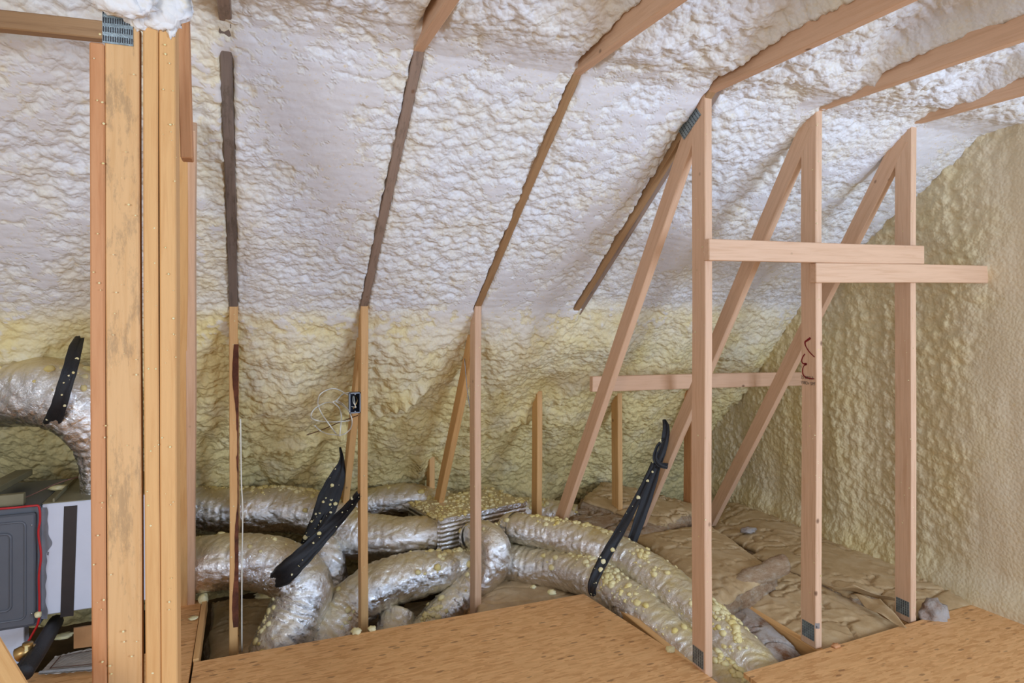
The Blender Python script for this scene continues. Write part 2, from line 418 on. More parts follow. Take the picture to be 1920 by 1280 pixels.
def shell(name, v_from, v_to, step):
    t, v, z = sample_profile(step)
    nv = -np.gradient(z); nz = np.gradient(v); L = np.hypot(nv, nz); nv, nz = -nv/L, -nz/L      # towards the room
    sel = (v >= v_from) & (v <= v_to); t, v, z, nv, nz = t[sel], v[sel], z[sel], nv[sel], nz[sel]
    u = np.arange(UL, UR+.02, step); T, U = np.meshgrid(t, u, indexing='ij')
    V = np.repeat(v[:, None], len(u), 1); Z = np.repeat(z[:, None], len(u), 1)
    bub = bubbles(U, T, 1); low = fbm(U*3.1, T*2.6, 40, 3)-.5; mid = fbm(U*9, T*8, 50, 3)-.5
    bay = np.floor((U-UK[0])/.6205); bu = (U-UK[0])-bay*.6205                          # place inside the bay
    edge = np.minimum(bu-TW, .6205-bu)                                                 # distance from the nearest member
    on = (bu < TW+.004*(fbm(U*60, T*40, 70, 2)))
    jag = .016*(fbm(U*30, T*22, 80, 3)-.35)
    lowz = sst(EYE+.02, EYE-.25, Z); ceil = sst(VB+.02, VB-.35, V)
    # shaved slope: lumps cut off flush with the timber, hollows left untouched
    patch = fbm(U*2.3+5, T*2.9, 90, 3)
    up = bub*1.3+.034*low+.024*mid-.003+.034*(patch-.5)
    lim = .006+.0035*(fbm(U*7, T*55, 61, 3)-.5)+.0015*(fbm(U*50, T*50, 62, 2)-.5)
    cut = (up > lim).astype(float)*(1-lowz)
    hs = np.where(up > lim, lim+.12*(up-lim), up)
    # flat ceiling: foam held back between the joists, brimming over near the kink
    rec = .145+.03*np.clip((U-.4)/1.5, 0, 1)
    back = sst(VB-.10, VB-.70, V)
    hc = bub*1.45+.07*low+.05*mid-rec*back*sst(0, .10, edge+.03+.05*mid)+.012
    hc = np.where(U < .35, np.minimum(hc, .012)+.02*mid, hc)
    # below the knee: unshaved, swelling
    lobe = fbm(U*2.0+2, T*2.4, 120, 2)-.5
    hl = bub*1.55+.10*lobe+.05*mid+.035+.03*np.exp(-((edge-.30)/.16)**2)
    h = hs*(1-ceil)+hc*ceil; h = h*(1-lowz)+hl*lowz
    # foam-buried conduits running across the lower slope
    for (a, b_, r, hh) in RIDGES:
        ax, ay = a; bx, by = b_; L2 = (bx-ax)**2+(by-ay)**2
        tt = np.clip(((U-ax)*(bx-ax)+(V-ay)*(by-ay))/L2, 0, 1); d = np.hypot(U-ax-tt*(bx-ax), V-ay-tt*(by-ay))
        h = h+hh*np.exp(-(d/r)**2)*(1+.25*np.sin(tt*60))
    # the timber edge shows through the shaved slope with ragged borders
    vis = np.zeros_like(U)
    for k in range(0, 4):
        dd = np.maximum(UK[k]-U, U-UK[k]-TW*(1 if k < 3 else 2.1))+ (jag if k < 3 else jag*.6)
        z0 = {0: 2.36, 1: 2.43, 2: 2.43, 3: 2.45}[k]
        vis = np.maximum(vis, sst(.012, -.004, dd)*(Z > EYE-.02)*sst(z0+.03, z0-.03, Z))
    h = np.where(vis > 0, np.minimum(h, .006-.030*vis), h)
    # joists show below the flat ceiling
    for k in range(0, 6):
        dd = np.maximum(UK[k]-U, U-UK[k]-TW)+jag*.5
        v1 = {0: .9, 1: VB-.10, 2: VB-.02, 3: VB-.02, 4: VB-.30, 5: VB-.42}[k]
        q = sst(.03, .0, dd)*sst(v1, v1-.06, V)
        h = np.where(q > 0, np.minimum(h, .01*(1-q)-.045*q), h)
    # hollow behind R4, foam sits deeper right of the fourth rafter
    deep = sst(UK[3]+.02, UK[3]+.10, U)*sst(VB+.1, VB+.5, V)*(1-lowz)
    h = h-.045*deep*(1-sst(UK[3]+.3, UK[3]+.5, U)*.6)
    X = np.stack([U, V+nv[:, None]*h, Z+nz[:, None]*h], -1)
    yel = np.clip(.04+.10*(low+.5)+.62*sst(EYE+.03, EYE-.08, Z)+.30*sst(1.35, .75, Z)+.20*sst(.0, -1.0, U)*sst(1.9, 1.5, Z)+.35*sst(-.02, -.09, U)*sst(-.45, -.3, U)*fbm(U*9, T*6, 88, 3)*1.6+.22*np.exp(-np.clip(edge, 0, 1)/.05)*(fbm(U*8, T*8, 77, 2)), 0, 1)  # lower foam is yellower; deeper yellow near the bottom also paints in shade
    return grid_mesh(name, None, None, X, M['foam'], {'yel': yel, 'cut': cut*(1-ceil)})
def on_slope(px, py):
    a = P(px, py, 1.0); best = None
    for k in np.linspace(2.5, 6, 600):
        p = Vector((a.x*k, a.y*k, EYE+(a.z-EYE)*k)); zz = np.interp(p.y, prof[:, 0], prof[:, 1])
        if p.z >= zz: return (p.x, p.y)
    return (p.x, p.y)
RIDGES = [(on_slope(640, 800), on_slope(790, 705), .035, .045), (on_slope(430, 845), on_slope(640, 800), .030, .035),
          (on_slope(930, 800), on_slope(1080, 720), .045, .03), (on_slope(780, 870), on_slope(785, 850), .05, .06)]
shell('ceiling', .2, VB, .0070)
shell('wall_back', VB-.006, 5.0, .0070)
# gable wall on the right
def gable():
    st = .0075; y = np.arange(.3, 4.9, st); z = np.arange(-.42, 2.62, st); Yg, Zg = np.meshgrid(y, z, indexing='ij')
    bub = bubbles(Yg*1.0, Zg*.8, 300); low = fbm(Yg*2.2, Zg*1.2, 310, 3)-.5; col_ = fbm(Yg*5.5, Zg*.7, 320, 3)-.5
    smooth_ = sst(2.45, 2.15, Yg+.35*(fbm(Yg*3, Zg*3, 330, 3)-.5)+.12*(Zg-1))
    h = bub*1.15*(1-smooth_*.93)+.05*low+.05*col_*(1-.7*smooth_)+.02
    toe = sst(.16, -.02, Zg-.05+.1*low); h = h+.05*toe
    X = np.stack([UR-.01-h, Yg, Zg], -1)[::-1]
    yel = np.clip(.55+.8*low+.35*toe-.35*smooth_, 0, 1)[::-1]; cut = (smooth_*.6)[::-1]
    grid_mesh('wall_right', None, None, X, M['foamwall'], {'yel': yel, 'cut': cut})
gable()
o = abox('wall_left_light_stop', (UL-.06, -.2, -.42), (UL+.02, 4.9, 2.6), M['foam']); o['kind'] = 'structure'  # unseen wall, added to keep world light from leaking in at the left
# floors: the base below, and the three strand-board decks
o = abox('floor', (UL, -1.2, -.46), (UR+.1, 5.0, -.41), M['lowbase']); o['kind'] = 'structure'
def deck(name, poly, z1=0., z0=-.02):
    n = len(poly); vs = [(x, y, z1) for x, y in poly]+[(x, y, z0) for x, y in poly]
    fs = [tuple(range(n)), tuple(range(2*n-1, n-1, -1))]+[(i+n, (i+1) % n+n, (i+1) % n, i) for i in range(n)]
    return leafp(name, vs, fs, M['osb'])
c0 = PZ(1095, 1113, 0); c1 = PZ(1310, 1252, 0)
tag(deck('floor', [(-.222, -1.2), (c1.x+.03, -1.2), (c1.x+.0, c1.y), (c0.x, c0.y), (-.222, PZ(370, 1240, 0).y)]), kind='structure')
tag(deck('floor', [(1.93, -1.2), (3.55, -1.2), (3.55, 2.235), (2.7, 2.20), (1.93, 2.175)]), kind='structure')
tag(deck('floor', [(-2.2, -1.2), (-.232, -1.2), (-.232, 3.80), (-.42, 3.80), (-.42, 3.30), (-2.2, 3.30)], -.004, -.022), kind='structure')

# ------------------------------------------------------------------ roof trusses
def gusset(t, corners_uv, u, rows=6, cols=6):
    """toothed plate on the left face of a truss; corners (v,z) x4"""
    c = [Vector((u-.0012, a, b)) for a, b in corners_uv]; nrm = Vector((-1, 0, 0))
    vs = [p+nrm*.0008 for p in c]+[p-nrm*.001 for p in c]
    pl = leafp('gusset_plate', vs, [(0, 1, 2, 3), (7, 6, 5, 4), (4, 5, 1, 0), (5, 6, 2, 1), (6, 7, 3, 2), (7, 4, 0, 3)], M['plate'], t)
    V = []; F = []
    for i in range(rows):
        for j in range(cols):
            a = (i+.5)/rows; b = (j+.5)/cols; q = (c[0]*(1-a)+c[3]*a)*(1-b)+(c[1]*(1-a)+c[2]*a)*b
            e1 = (c[1]-c[0]).normalized()*.0018; e2 = (c[3]-c[0]).normalized()*.005
            k = len(V); V += [q-e1-e2+nrm*.0013, q+e1-e2+nrm*.0013, q+e1+e2+nrm*.0013, q-e1+e2+nrm*.0013]; F.append((k, k+1, k+2, k+3))
    leafp('tooth_slots', V, F, M['slot'], pl)['kind'] = 'stuff'
    return pl
def specks(t, p0, p1, n, face='f', spread=.03):
    cs_, ns_, rs = [], [], []
    for _ in range(n):
        a = random.random(); p = p0.lerp(p1, a)
        if random.random() < .5: cs_.append(np.array((p.x+random.uniform(.002, TW-.002), p.y-.0005, p.z))); ns_.append(np.array((0, -1., 0)))
        else: cs_.append(np.array((p.x-.0005, p.y+random.uniform(.002, .085), p.z))); ns_.append(np.array((-1., 0, 0)))
        rs.append(random.choice((.001, .0015, .002, .0028)))
    blobs('foam_specks', cs_, ns_, rs, M['crumb'], t, .5)
TL = ['leftmost roof truss, its knee stud edged with dark bark beside the built-up post',
      'roof truss whose knee stud carries the grey electrical box',
      'roof truss with the knee stud standing in front of the foil plenum box',
      'roof truss whose tall stud holds the left end of the upper brace',
      'roof truss with red marker scrawl on its tall stud',
      'roof truss nearest the yellow end wall with plain tall stud']
trusses = []
for k in range(6):
    u = UK[k]; uc = u+TW/2
    t = thing('roof_truss', (uc, VB if k > 2 else VA, 0), TL[k], 'truss', 'roof trusses'); trusses.append(t)
    pm = M['amber'] if k < 3 else M['pink']
    board('ceiling_joist', (uc, -.6, ZC+.07), (uc, VB+.02, ZC+.07), TW, .14, M['pink'] if k > 0 else M['greybrown'], t)
    # rafter, underside flush with the shaved foam
    rn = Vector((0, -SL, -1)).normalized(); off = -rn*.045*1.0
    r0 = Vector((uc, VB-.03, ZC+.03*SL)); r1 = Vector((uc, VA+1.15, EYE-1.15*SL))
    rm = [M['grey'], M['greybrown'], M['brown'], M['brown'], M['brown'], M['brown']][k]
    low = Vector((0, 0, -.02)) if k == 3 else (Vector((0, 0, .09)) if k > 3 else Vector((0, 0, 0)))
    board('rafter', r0+off+low, r1+off, TW, .089, rm, t)
    if k == 3: board('rafter', r0+off+Vector((TW+.004, 0, .004)), r1+off+Vector((TW+.004, 0, .018)), TW, .089, M['greybrown'], t)
    board('bottom_chord', (uc, -.6, -.09 if k > 2 else -.25), (uc, 4.55, -.09 if k > 2 else -.25), TW, .135, M['amber'], t)
    if k < 3:
        s0 = Vector((u, VA, -.022)); s1 = Vector((u, VA, EYE+.02))
        st = board('knee_stud', (uc, VA+.0445, -.2), (uc, VA+.0445, EYE+.03), TW, .089, [M['amber'], M['amber'], M['pink']][k], t)
        specks(t, s0+Vector((0, 0, .1)), s1, 26)
        board('diagonal_web', (uc, 3.49, 1.36), (uc, 4.27, .13), TW, .089, M['amber'], t)
    else:
        s0 = Vector((u, VB, 0)); s1 = Vector((u, VB, ZC+.01))
        board('tall_stud', (uc, VB+.0445, -.02), (uc, VB+.0445, ZC+.02), TW, .089, M['pink'], t)
        specks(t, s0, s1, 40)
        board('diagonal_web', (uc, 2.335-(.05 if k > 3 else .02), 2.30+(.08 if k > 3 else .03)), (uc, 3.75, .02), TW, .089, M['pink'], t)
        a = PU(1258, 232, u) if k == 3 else None
        gusset(t, [(VB+.010, .012), (VB+.08, .012), (VB+.08, .085), (VB+.010, .085)], u)
    if k > 2: board('back_stud', (uc, 3.99, -.02), (uc, 3.99, .98), TW, .089, M['amber'] if k < 5 else M['red'], t)
    if k == 2: board('back_stud', (uc, 4.42, -.02), (uc, 4.42, .55), TW, .089, M['amber'], t)
    if k == 3:
        q = [PU(x, y, u) for x, y in ((1283, 262), (1315, 215), (1298, 190), (1268, 238))]
        gusset(t, [(p.y, p.z) for p in q], u-.0006, 7, 9)
# bark edge on the first knee stud, with its white cable
def bark_strip(t):
    u = UK[0]+TW; vs = []; fs = []; n = 90
    for i in range(n+1):
        z = -.0+1.36*i/n; yb = 1 if (.0 < z < 1.36) else 0
        wv = .012+.010*math.sin(z*5.2+1)+.004*math.sin(z*17)
        if .83 < z < .95: wv = .002
        wv = max(.001, wv)
        for (x, y) in ((u-wv, VA-.0022), (u+.0025, VA-.0022), (u+.0025, VA+.04)): vs.append((x+.0006*math.sin(i*1.7), y, z))
    for i in range(n):
        for j in range(2):
            a = i*3+j; fs.append((a, a+1, a+4, a+3))
    return leafp('bark_edge', vs, fs, M['bark'], t)
bark_strip(trusses[0])
# red marker scrawl and ink stamp on the side of the second tall stud
def ribbon_on_side(name, pix, u, widths, m, parent):
    q = catmull([(x, y, w_) for (x, y), w_ in zip(pix, widths)], 8); vs = []; fs = []
    for i in range(len(q)):
        t0 = q[min(i+1, len(q)-1)]-q[max(i-1, 0)]; n = np.array((-t0[1], t0[0])); n /= np.linalg.norm(n)+1e-9
        for s in (-1, 1): vs.append(PU(q[i][0]+s*n[0]*q[i][2]/2, q[i][1]+s*n[1]*q[i][2]/2, u-.0012))
    for i in range(len(q)-1): fs.append((2*i, 2*i+1, 2*i+3, 2*i+2))
    return leafp(name, vs, fs, m, parent)
def zs(x, y): return (1480+x*120/1280, 620+y*120/1280)
u4 = UK[4]
xs = lambda L: [zs(*p) for p in L]
ribbon_on_side('marker_mark', xs([(425, 140), (365, 185), (315, 225), (325, 300), (380, 395), (440, 465), (505, 525)]), u4, [4, 4, 3, 2, 2, 2, 1.5], M['marker'], trusses[4])
ribbon_on_side('marker_mark', xs([(310, 460), (265, 530), (245, 600), (270, 650), (335, 665), (290, 700), (265, 780), (275, 870), (320, 925), (400, 950), (500, 960)]), u4, [2, 2.2, 2, 2.4, 4, 1.6, 2, 2, 2.6, 3, 1.4], M['marker'], trusses[4])
def stamp(txt, px, py, u, size, parent, name='ink_stamp', m=None):
    cu = bpy.data.curves.new(name, 'FONT'); cu.body = txt; cu.size = size
    ob = bpy.data.objects.new(name, cu); me = bpy.data.meshes.new_from_object(ob); bpy.data.objects.remove(ob)
    p = PU(px, py, u-.0014); R = Matrix(((0, 0, -1), (-1, 0, 0), (0, 1, 0))).to_4x4(); R.translation = p
    return link(name, me, m or M['ink'], parent, R)
stamp('2S 8T7 7', 1501.5, 709, u4, .020, trusses[4]); stamp('YI8Dr SPF', 1501.5, 719, u4, .020, trusses[4])
tg = leafp('paper_sticker', [PU(x, y, u4-.0012) for x, y in ((1528, 1168), (1537, 1168), (1537, 1178), (1528, 1178))], [(0, 1, 2, 3)], M['white'], trusses[4])
stamp('81', 1529.5, 1177, u4-.0005, .017, trusses[4])

# ------------------------------------------------------------------ horizontal braces
def brace(label, x0, y0, x1, y1, v, m, hh=.089, tilt=0):
    a = PV(x0, y0, v); b = PV(x1, y1, v)
    t = board('horizontal_brace', a, b, .038, hh, m, None, Vector((0, 1, 0)))
    return tag(t, label, 'brace', 'horizontal braces nailed across the studs')
b1 = brace('upper pink brace nailed across the fronts of the three tall studs', 1324, 469, 1727, 478, VB-.021, M['pink'])
b2 = brace('lower pink brace running from the scrawled stud into the yellow end wall', 1524, 511, 1878, 515, VB-.021, M['pink'])
b3 = brace('far brace crossing behind the three leaning webs, marker smudges on its face', 1108, 719, 1567, 708, 3.33, M['pink'])
def nail_on(px, py, v, parent, r=.0035, m='slot'):
    p = PV(px, py, v); n = 10
    vs = [(p.x+r*math.cos(2*math.pi*i/n), p.y, p.z+r*math.sin(2*math.pi*i/n)) for i in range(n)]+[(p.x+r*.8*math.cos(2*math.pi*i/n), p.y-.0015, p.z+r*.8*math.sin(2*math.pi*i/n)) for i in range(n)]
    fs = [tuple(range(n, 2*n))]+[(i, (i+1) % n, (i+1) % n+n, i+n) for i in range(n)]
    return leafp('nail_head', vs, fs, M[m], parent)
def face_child(parent_board):   # boards carry rotation, so their nails hang from a plain empty-free placement
    return parent_board
def link_rot_child(o, parent):
    mw = o.matrix_local.copy(); o.parent = parent; o.matrix_local = parent.matrix_local.inverted() @ mw
    return o
for bb, L in ((b1, [(1338, 464), (1337, 477), (1548, 464), (1546, 476), (1714, 475), (1717, 487)]), (b2, [(1548, 502), (1546, 520), (1615, 510), (1680, 508), (1683, 520)])):
    for x, y in L: link_rot_child(nail_on(x, y, VB-.0402, None, .003), bb)

# ------------------------------------------------------------------ built-up post of the foreground and its neighbours
VC = 1.66
post = thing('built_up_post', (PV(250, 600, VC).x, VC, 0), 'thick built-up post of nailed planks in the left foreground, grey plate on top', 'post')
def plank(x0, x1, ytop, v, m, dep=.089, xt=None):
    a = PV(x0, 600, v).x; b = PV(x1, 600, v).x; zt = PV(x0, ytop, v).z
    lean = .011*0
    return board('plank', ((a+b)/2+.003, v+dep/2, -.02), ((a+b)/2-.005, v+dep/2, zt), b-a-.0012, dep, m, post, rough=.0008)
pk1 = plank(171, 200, 78, VC, M['red'])
pk2 = plank(200, 266, 40, VC+.002, M['pale'], .038)
pk3 = plank(271, 300, -60, VC-.004, M['amber'])
pk4 = plank(300.5, 333, -60, VC-.001, M['amber'])
def nailf(px, py, par, v=VC, r=.004, m='nail'): return link_rot_child(nail_on(px, py, v, None, r, m), par)
for x, y in ((231, 787), (231, 920), (231, 1066), (231, 1243), (231, 649)): nailf(x, y, pk2, VC+.0015, .0032)
for x, y in ((236, 999), (239, 1007), (246, 998), (243, 1007), (252, 997), (249, 1007), (225, 692), (246, 694), (224, 1010), (239, 1084)): nailf(x, y, pk2, VC+.0015, .0022, 'slot')
for x, y in ((281, 879), (288, 1180), (279, 1245), (292, 1247), (281, 1262), (293, 1268)): nailf(x, y, pk3, VC-.0045, .0028, 'slot')
for x, y in ((314, 197), (326, 759), (333, 470)): nailf(min(x, 328), y, pk4, VC-.0015, .0026, 'slot')
def front_plate(corners, v, parent, rows, cols, base):
    c = [PV(x, y, v) for x, y in corners]; nrm = Vector((0, -1, 0)); vs = [p+nrm*.001 for p in c]+[p-nrm*.0005 for p in c]
    pl = leafp('gusset_plate', vs, [(3, 2, 1, 0), (4, 5, 6, 7), (0, 1, 5, 4), (1, 2, 6, 5), (2, 3, 7, 6), (3, 0, 4, 7)], M['plate'], parent); V = []; F = []
    for i in range(rows):
        for j in range(cols):
            a = (i+.5)/rows; b = (j+.5)/cols; q = (c[0]*(1-a)+c[3]*a)*(1-b)+(c[1]*(1-a)+c[2]*a)*b
            k = len(V); V += [q+Vector((sx*.0011, -.0016, sz*.006)) for sx, sz in ((-1, -1), (1, -1), (1, 1), (-1, 1))]; F.append((k, k+1, k+2, k+3))
    leafp('tooth_slots', V, F, M['slot'], pl)['kind'] = 'stuff'
front_plate([(192, 12), (249, 18), (250, 87), (192, 80)], VC+.0012, post, 4, 13, 0)
def foam_lump(name, centre, rad, m, parent=None, seed=1, sub=4, amp=.18, squash=(1, 1, 1)):
    bm = bmesh.new(); bmesh.ops.create_icosphere(bm, subdivisions=sub, radius=1)
    co = np.array([v.co[:] for v in bm.verts])
    a = co[:, 0]*2+co[:, 2]*.7; b = co[:, 1]*2+co[:, 2]*1.3
    f1, f2, c = worley(a*2.2+seed, b*2.2, seed); d = 1+amp*(1-f1)*(.5+c)+amp*1.2*(fbm(a+seed, b, seed)-.5)
    for v, k in zip(bm.verts, d): v.co = Vector((v.co.x*squash[0], v.co.y*squash[1], v.co.z*squash[2]))*float(k)*rad
    me = bpy.data.meshes.new(name); bm.to_mesh(me); bm.free()
    return link(name, me, m, parent, Matrix.Translation(Vector(centre)), True)
for (px, py, d, r, sq) in ((300, 8, 1.66, .040, (1.3, .5, 1.2)), (262, 22, 1.66, .028, (1.0, .5, 1.3)), (225, -4, 1.62, .040, (1.5, .6, .8)), (322, 45, 1.66, .014, (.7, .5, 2.0))):
    foam_lump('foam_cap', PV(px, py, d), r, M['foam'], post, int(px), 4, .3, sq)
cs_, ns_, rs = [], [], []
for _ in range(90):
    p = PV(random.choice((random.uniform(173, 198), random.uniform(202, 262), random.uniform(273, 298), random.uniform(302, 330), random.uniform(316, 331))), random.uniform(60, 1270)**1.0, VC-.004); cs_.append(np.array(p)); ns_.append(np.array((0, -1., 0))); rs.append(random.choice((.0008, .0012, .0016, .0022)))
blobs('foam_specks', cs_, ns_, rs, M['crumb'], post, .6)
# sloping doubled web behind the post
t = thing('doubled_web', PV(350, 1000, 3.7), 'pair of slanting boards just behind the right edge of the built-up post', 'brace')
def webply(x0, x1, vtop, ytop, vbot, zb, m):
    a = PV(x0, ytop, vtop); b = PV(x1, 700, vbot); b = Vector((b.x, vbot, zb))
    return board('ply', b, a, .036, .089, m, t)
webply(343, 345, 2.42, 236, 3.80, .0, M['amber']); webply(357, 359, 2.42, 236, 3.80, .0, M['pink'])
tag(board('short_board', PV(352, 300, 2.02), PV(342, -70, 2.02), .030, .06, M['red'], None), 'reddish board end hanging beside the top right of the built-up post', 'board')
o = board('ledger_board', PV(-160, 24, 2.12), PV(200, 62, 2.12), .038, .05, M['brown'], None, Vector((0, 1, 0)))
tag(o, 'brown horizontal board under the ceiling left of the built-up post', 'board')
tag(board('foreground_board', P(-60, 1150, 1.35), P(85, 1390, 1.2), .038, .089, M['amber'], None), 'blurred amber board slanting through the bottom left corner', 'board')
tag(board('edge_strip', (-.215, 3.15, -.03), (-.215, 3.79, -.03), .025, .07, M['amber'], None), 'narrow wooden strip along the left deck edge by the first knee stud', 'strip')

# ------------------------------------------------------------------ foil ducts
def duct(label, pts, m=None, dens=1.0, seed=0, cap=False, collar=False, group=None, wr=1.0):
    """pts: (px, py, depth, radius)"""
    q = catmull([tuple(P(x, y, d))+(r,) for x, y, d, r in pts], 14); q, tt = resample(q, .0085)
    c = q[:, :3]; R = q[:, 3]; T, A, B = frames(c); ns = 84; ang = np.linspace(0, 2*np.pi, ns, endpoint=False)
    AA, TT = np.meshgrid(ang, tt, indexing='xy')
    ca, sa = np.cos(AA), np.sin(AA)
    rib = .0009*np.sin(TT/.042*2*np.pi+AA*.0)                                        # spring wire inside the sleeve
    sag = .010*(fbm(ca*1.2+TT*5+seed, sa*1.2, seed, 3)-.5)*2
    # long gathers and pinches in the loose foil
    f1, f2, cc = worley(TT/.075+ca*.8+.6*fbm(TT*12, sa*3, seed+3, 2), sa*1.7+ca*.9+seed, seed)
    wk = -.0050*wr*np.exp(-((f2-f1)/.13)**2)
    f1, f2, cc = worley(TT/.022+sa*.7, ca*2.1+sa*1.1+seed, seed+4)
    wk = wk-.0022*wr*np.exp(-((f2-f1)/.16)**2)+.0022*wr*(cc-.5)
    RR = R[:, None]+rib+sag+wk
    X = c[:, None, :]+RR[..., None]*(ca[..., None]*A[:, None, :]+sa[..., None]*B[:, None, :])
    nr = len(tt); vs = X.reshape(-1, 3).tolist(); fs = []
    for i in range(nr-1):
        for k in range(ns):
            a = i*ns+k; b = i*ns+(k+1) % ns; fs.append((a, b, b+ns, a+ns))
    for e, ring, sgn in ((0, 0, -1), (1, nr-1, 1)):                                   # gathered end
        ctr = c[ring]+T[ring]*sgn*.02; k = len(vs); vs.append(ctr.tolist())
        for j in range(ns):
            a = ring*ns+j; b = ring*ns+(j+1) % ns; fs.append((a, b, k) if sgn > 0 else (b, a, k))
    root = thing('foil_duct', Vector(c[nr//2])-Vector((0, 0, float(R[nr//2]))), label, 'duct', 'flexible foil ducts')
    leafp('foil_sleeve', vs, fs, m or M['foil'], root, True)
    # droplets of foam caught on the upper side
    nz = (ca[..., None]*A[:, None, :]+sa[..., None]*B[:, None, :]); n_all = nr*ns
    clump = fbm(TT*3.5+seed*3, ca*1.3+sa, seed+60, 3)
    wgt = np.clip(nz[..., 2]-.25, 0, 1)*(np.clip(clump-.50, 0, 1)**2+.0006)
    wgt = wgt.reshape(-1); nb = int(dens*170*tt[-1])
    if wgt.sum() > 0 and nb > 0:
        ids = rng.choice(n_all, nb, p=wgt/wgt.sum()); Xf = X.reshape(-1, 3); Nf = nz.reshape(-1, 3)
        rad = .0028+.0145*rng.random(nb)**3.2
        jit = rng.normal(0, .006, (nb, 3)); jit -= Nf[ids]*(jit*Nf[ids]).sum(1)[:, None]
        blobs('foam_droplets', Xf[ids]+jit, Nf[ids], rad, M['drop'], root, .7)
    if collar:
        for i0 in (3,):
            V = []; F = []; m2 = 40
            for i in range(6):
                j = min(nr-1, i0+i*1); rr = R[j]+.006+(.003 if i in (2, 3) else 0)
                for a in np.linspace(0, 2*np.pi, m2, endpoint=False): V.append(c[j]+rr*(math.cos(a)*A[j]+math.sin(a)*B[j]))
            for i in range(5):
                for k in range(m2): a = i*m2+k; b = i*m2+(k+1) % m2; F.append((a, b, b+m2, a+m2))
            leafp('collar_band', V, F, M['foilbox'], root, True)
    return root
duct('long back-left foil duct, foam heaped on its left end, running to the plenum box',
     [(345, 952, 3.92, .138), (430, 957, 3.95, .138), (530, 955, 4.0, .135), (610, 968, 4.02, .138), (668, 1002, 3.98, .145), (735, 1008, 3.95, .125), (785, 1003, 3.99, .118), (812, 1002, 4.02, .112)], dens=1.1, seed=1)
duct('farthest foil duct curving behind the plenum box and out to its right',
     [(640, 962, 4.35, .12), (700, 945, 4.42, .118), (770, 940, 4.45, .118), (840, 955, 4.52, .112), (920, 966, 4.62, .11), (1000, 962, 4.68, .11), (1080, 972, 4.62, .105)], dens=1.0, seed=2)
duct('thick foil duct emerging behind the built-up post and bending down under the deck',
     [(290, 1066, 3.45, .142), (370, 1058, 3.45, .145), (450, 1052, 3.47, .147), (520, 1062, 3.5, .15), (568, 1098, 3.5, .152), (556, 1150, 3.45, .152), (526, 1215, 3.36, .155), (500, 1275, 3.3, .15)], dens=.8, seed=3)
duct('short foil duct pointing down between the strap and the thick bent duct',
     [(600, 1020, 3.85, .10), (615, 1050, 3.82, .10), (622, 1090, 3.8, .095), (612, 1130, 3.75, .09)], dens=.1, seed=4)
duct('fat foil duct running behind the knee stud with the electrical box, curving down left',
     [(888, 1056, 3.92, .085), (838, 1068, 3.85, .112), (765, 1080, 3.75, .135), (705, 1102, 3.66, .138), (652, 1145, 3.58, .138), (622, 1205, 3.45, .13), (610, 1245, 3.38, .12)], dens=.9, seed=5, wr=1.2)
duct('small silver foil duct dome showing below the fat duct at the deck edge',
     [(748, 1150, 3.66, .10), (735, 1195, 3.56, .105), (722, 1260, 3.4, .10)], dens=.05, seed=6)
duct('slim foil duct looping from the plenum front and down behind the knee stud',
     [(884, 1010, 4.0, .085), (903, 1006, 3.88, .092), (924, 1022, 3.82, .098), (922, 1062, 3.80, .098), (880, 1108, 3.78, .095), (830, 1152, 3.72, .094), (785, 1200, 3.6, .092)], dens=.9, seed=7, collar=True)
duct('upper of the two long foil ducts sweeping down to the right, collared at the plenum',
     [(948, 990, 4.06, .085), (975, 992, 4.0, .095), (1030, 1002, 3.92, .10), (1100, 1020, 3.80, .105), (1170, 1048, 3.66, .108), (1235, 1090, 3.48, .112), (1300, 1145, 3.28, .114), (1365, 1205, 3.10, .112), (1430, 1275, 2.92, .11), (1460, 1325, 2.8, .105)], dens=1.3, seed=8, collar=True)
duct('lower of the two long foil ducts, held by the black strap beside the deck edge',
     [(925, 1045, 4.0, .11), (985, 1058, 3.93, .112), (1050, 1066, 3.82, .112), (1115, 1086, 3.66, .116), (1175, 1128, 3.47, .12), (1235, 1180, 3.28, .12), (1300, 1238, 3.10, .118), (1360, 1292, 2.92, .115), (1400, 1340, 2.8, .11)], dens=1.3, seed=9)
duct('large strapped foil duct at the far left, turning down behind the post',
     [(-70, 735, 3.02, .165), (20, 733, 3.0, .166), (90, 735, 2.98, .165), (145, 757, 2.98, .155), (186, 812, 3.0, .125), (198, 872, 3.02, .10), (198, 945, 3.04, .10)], dens=.12, seed=10)

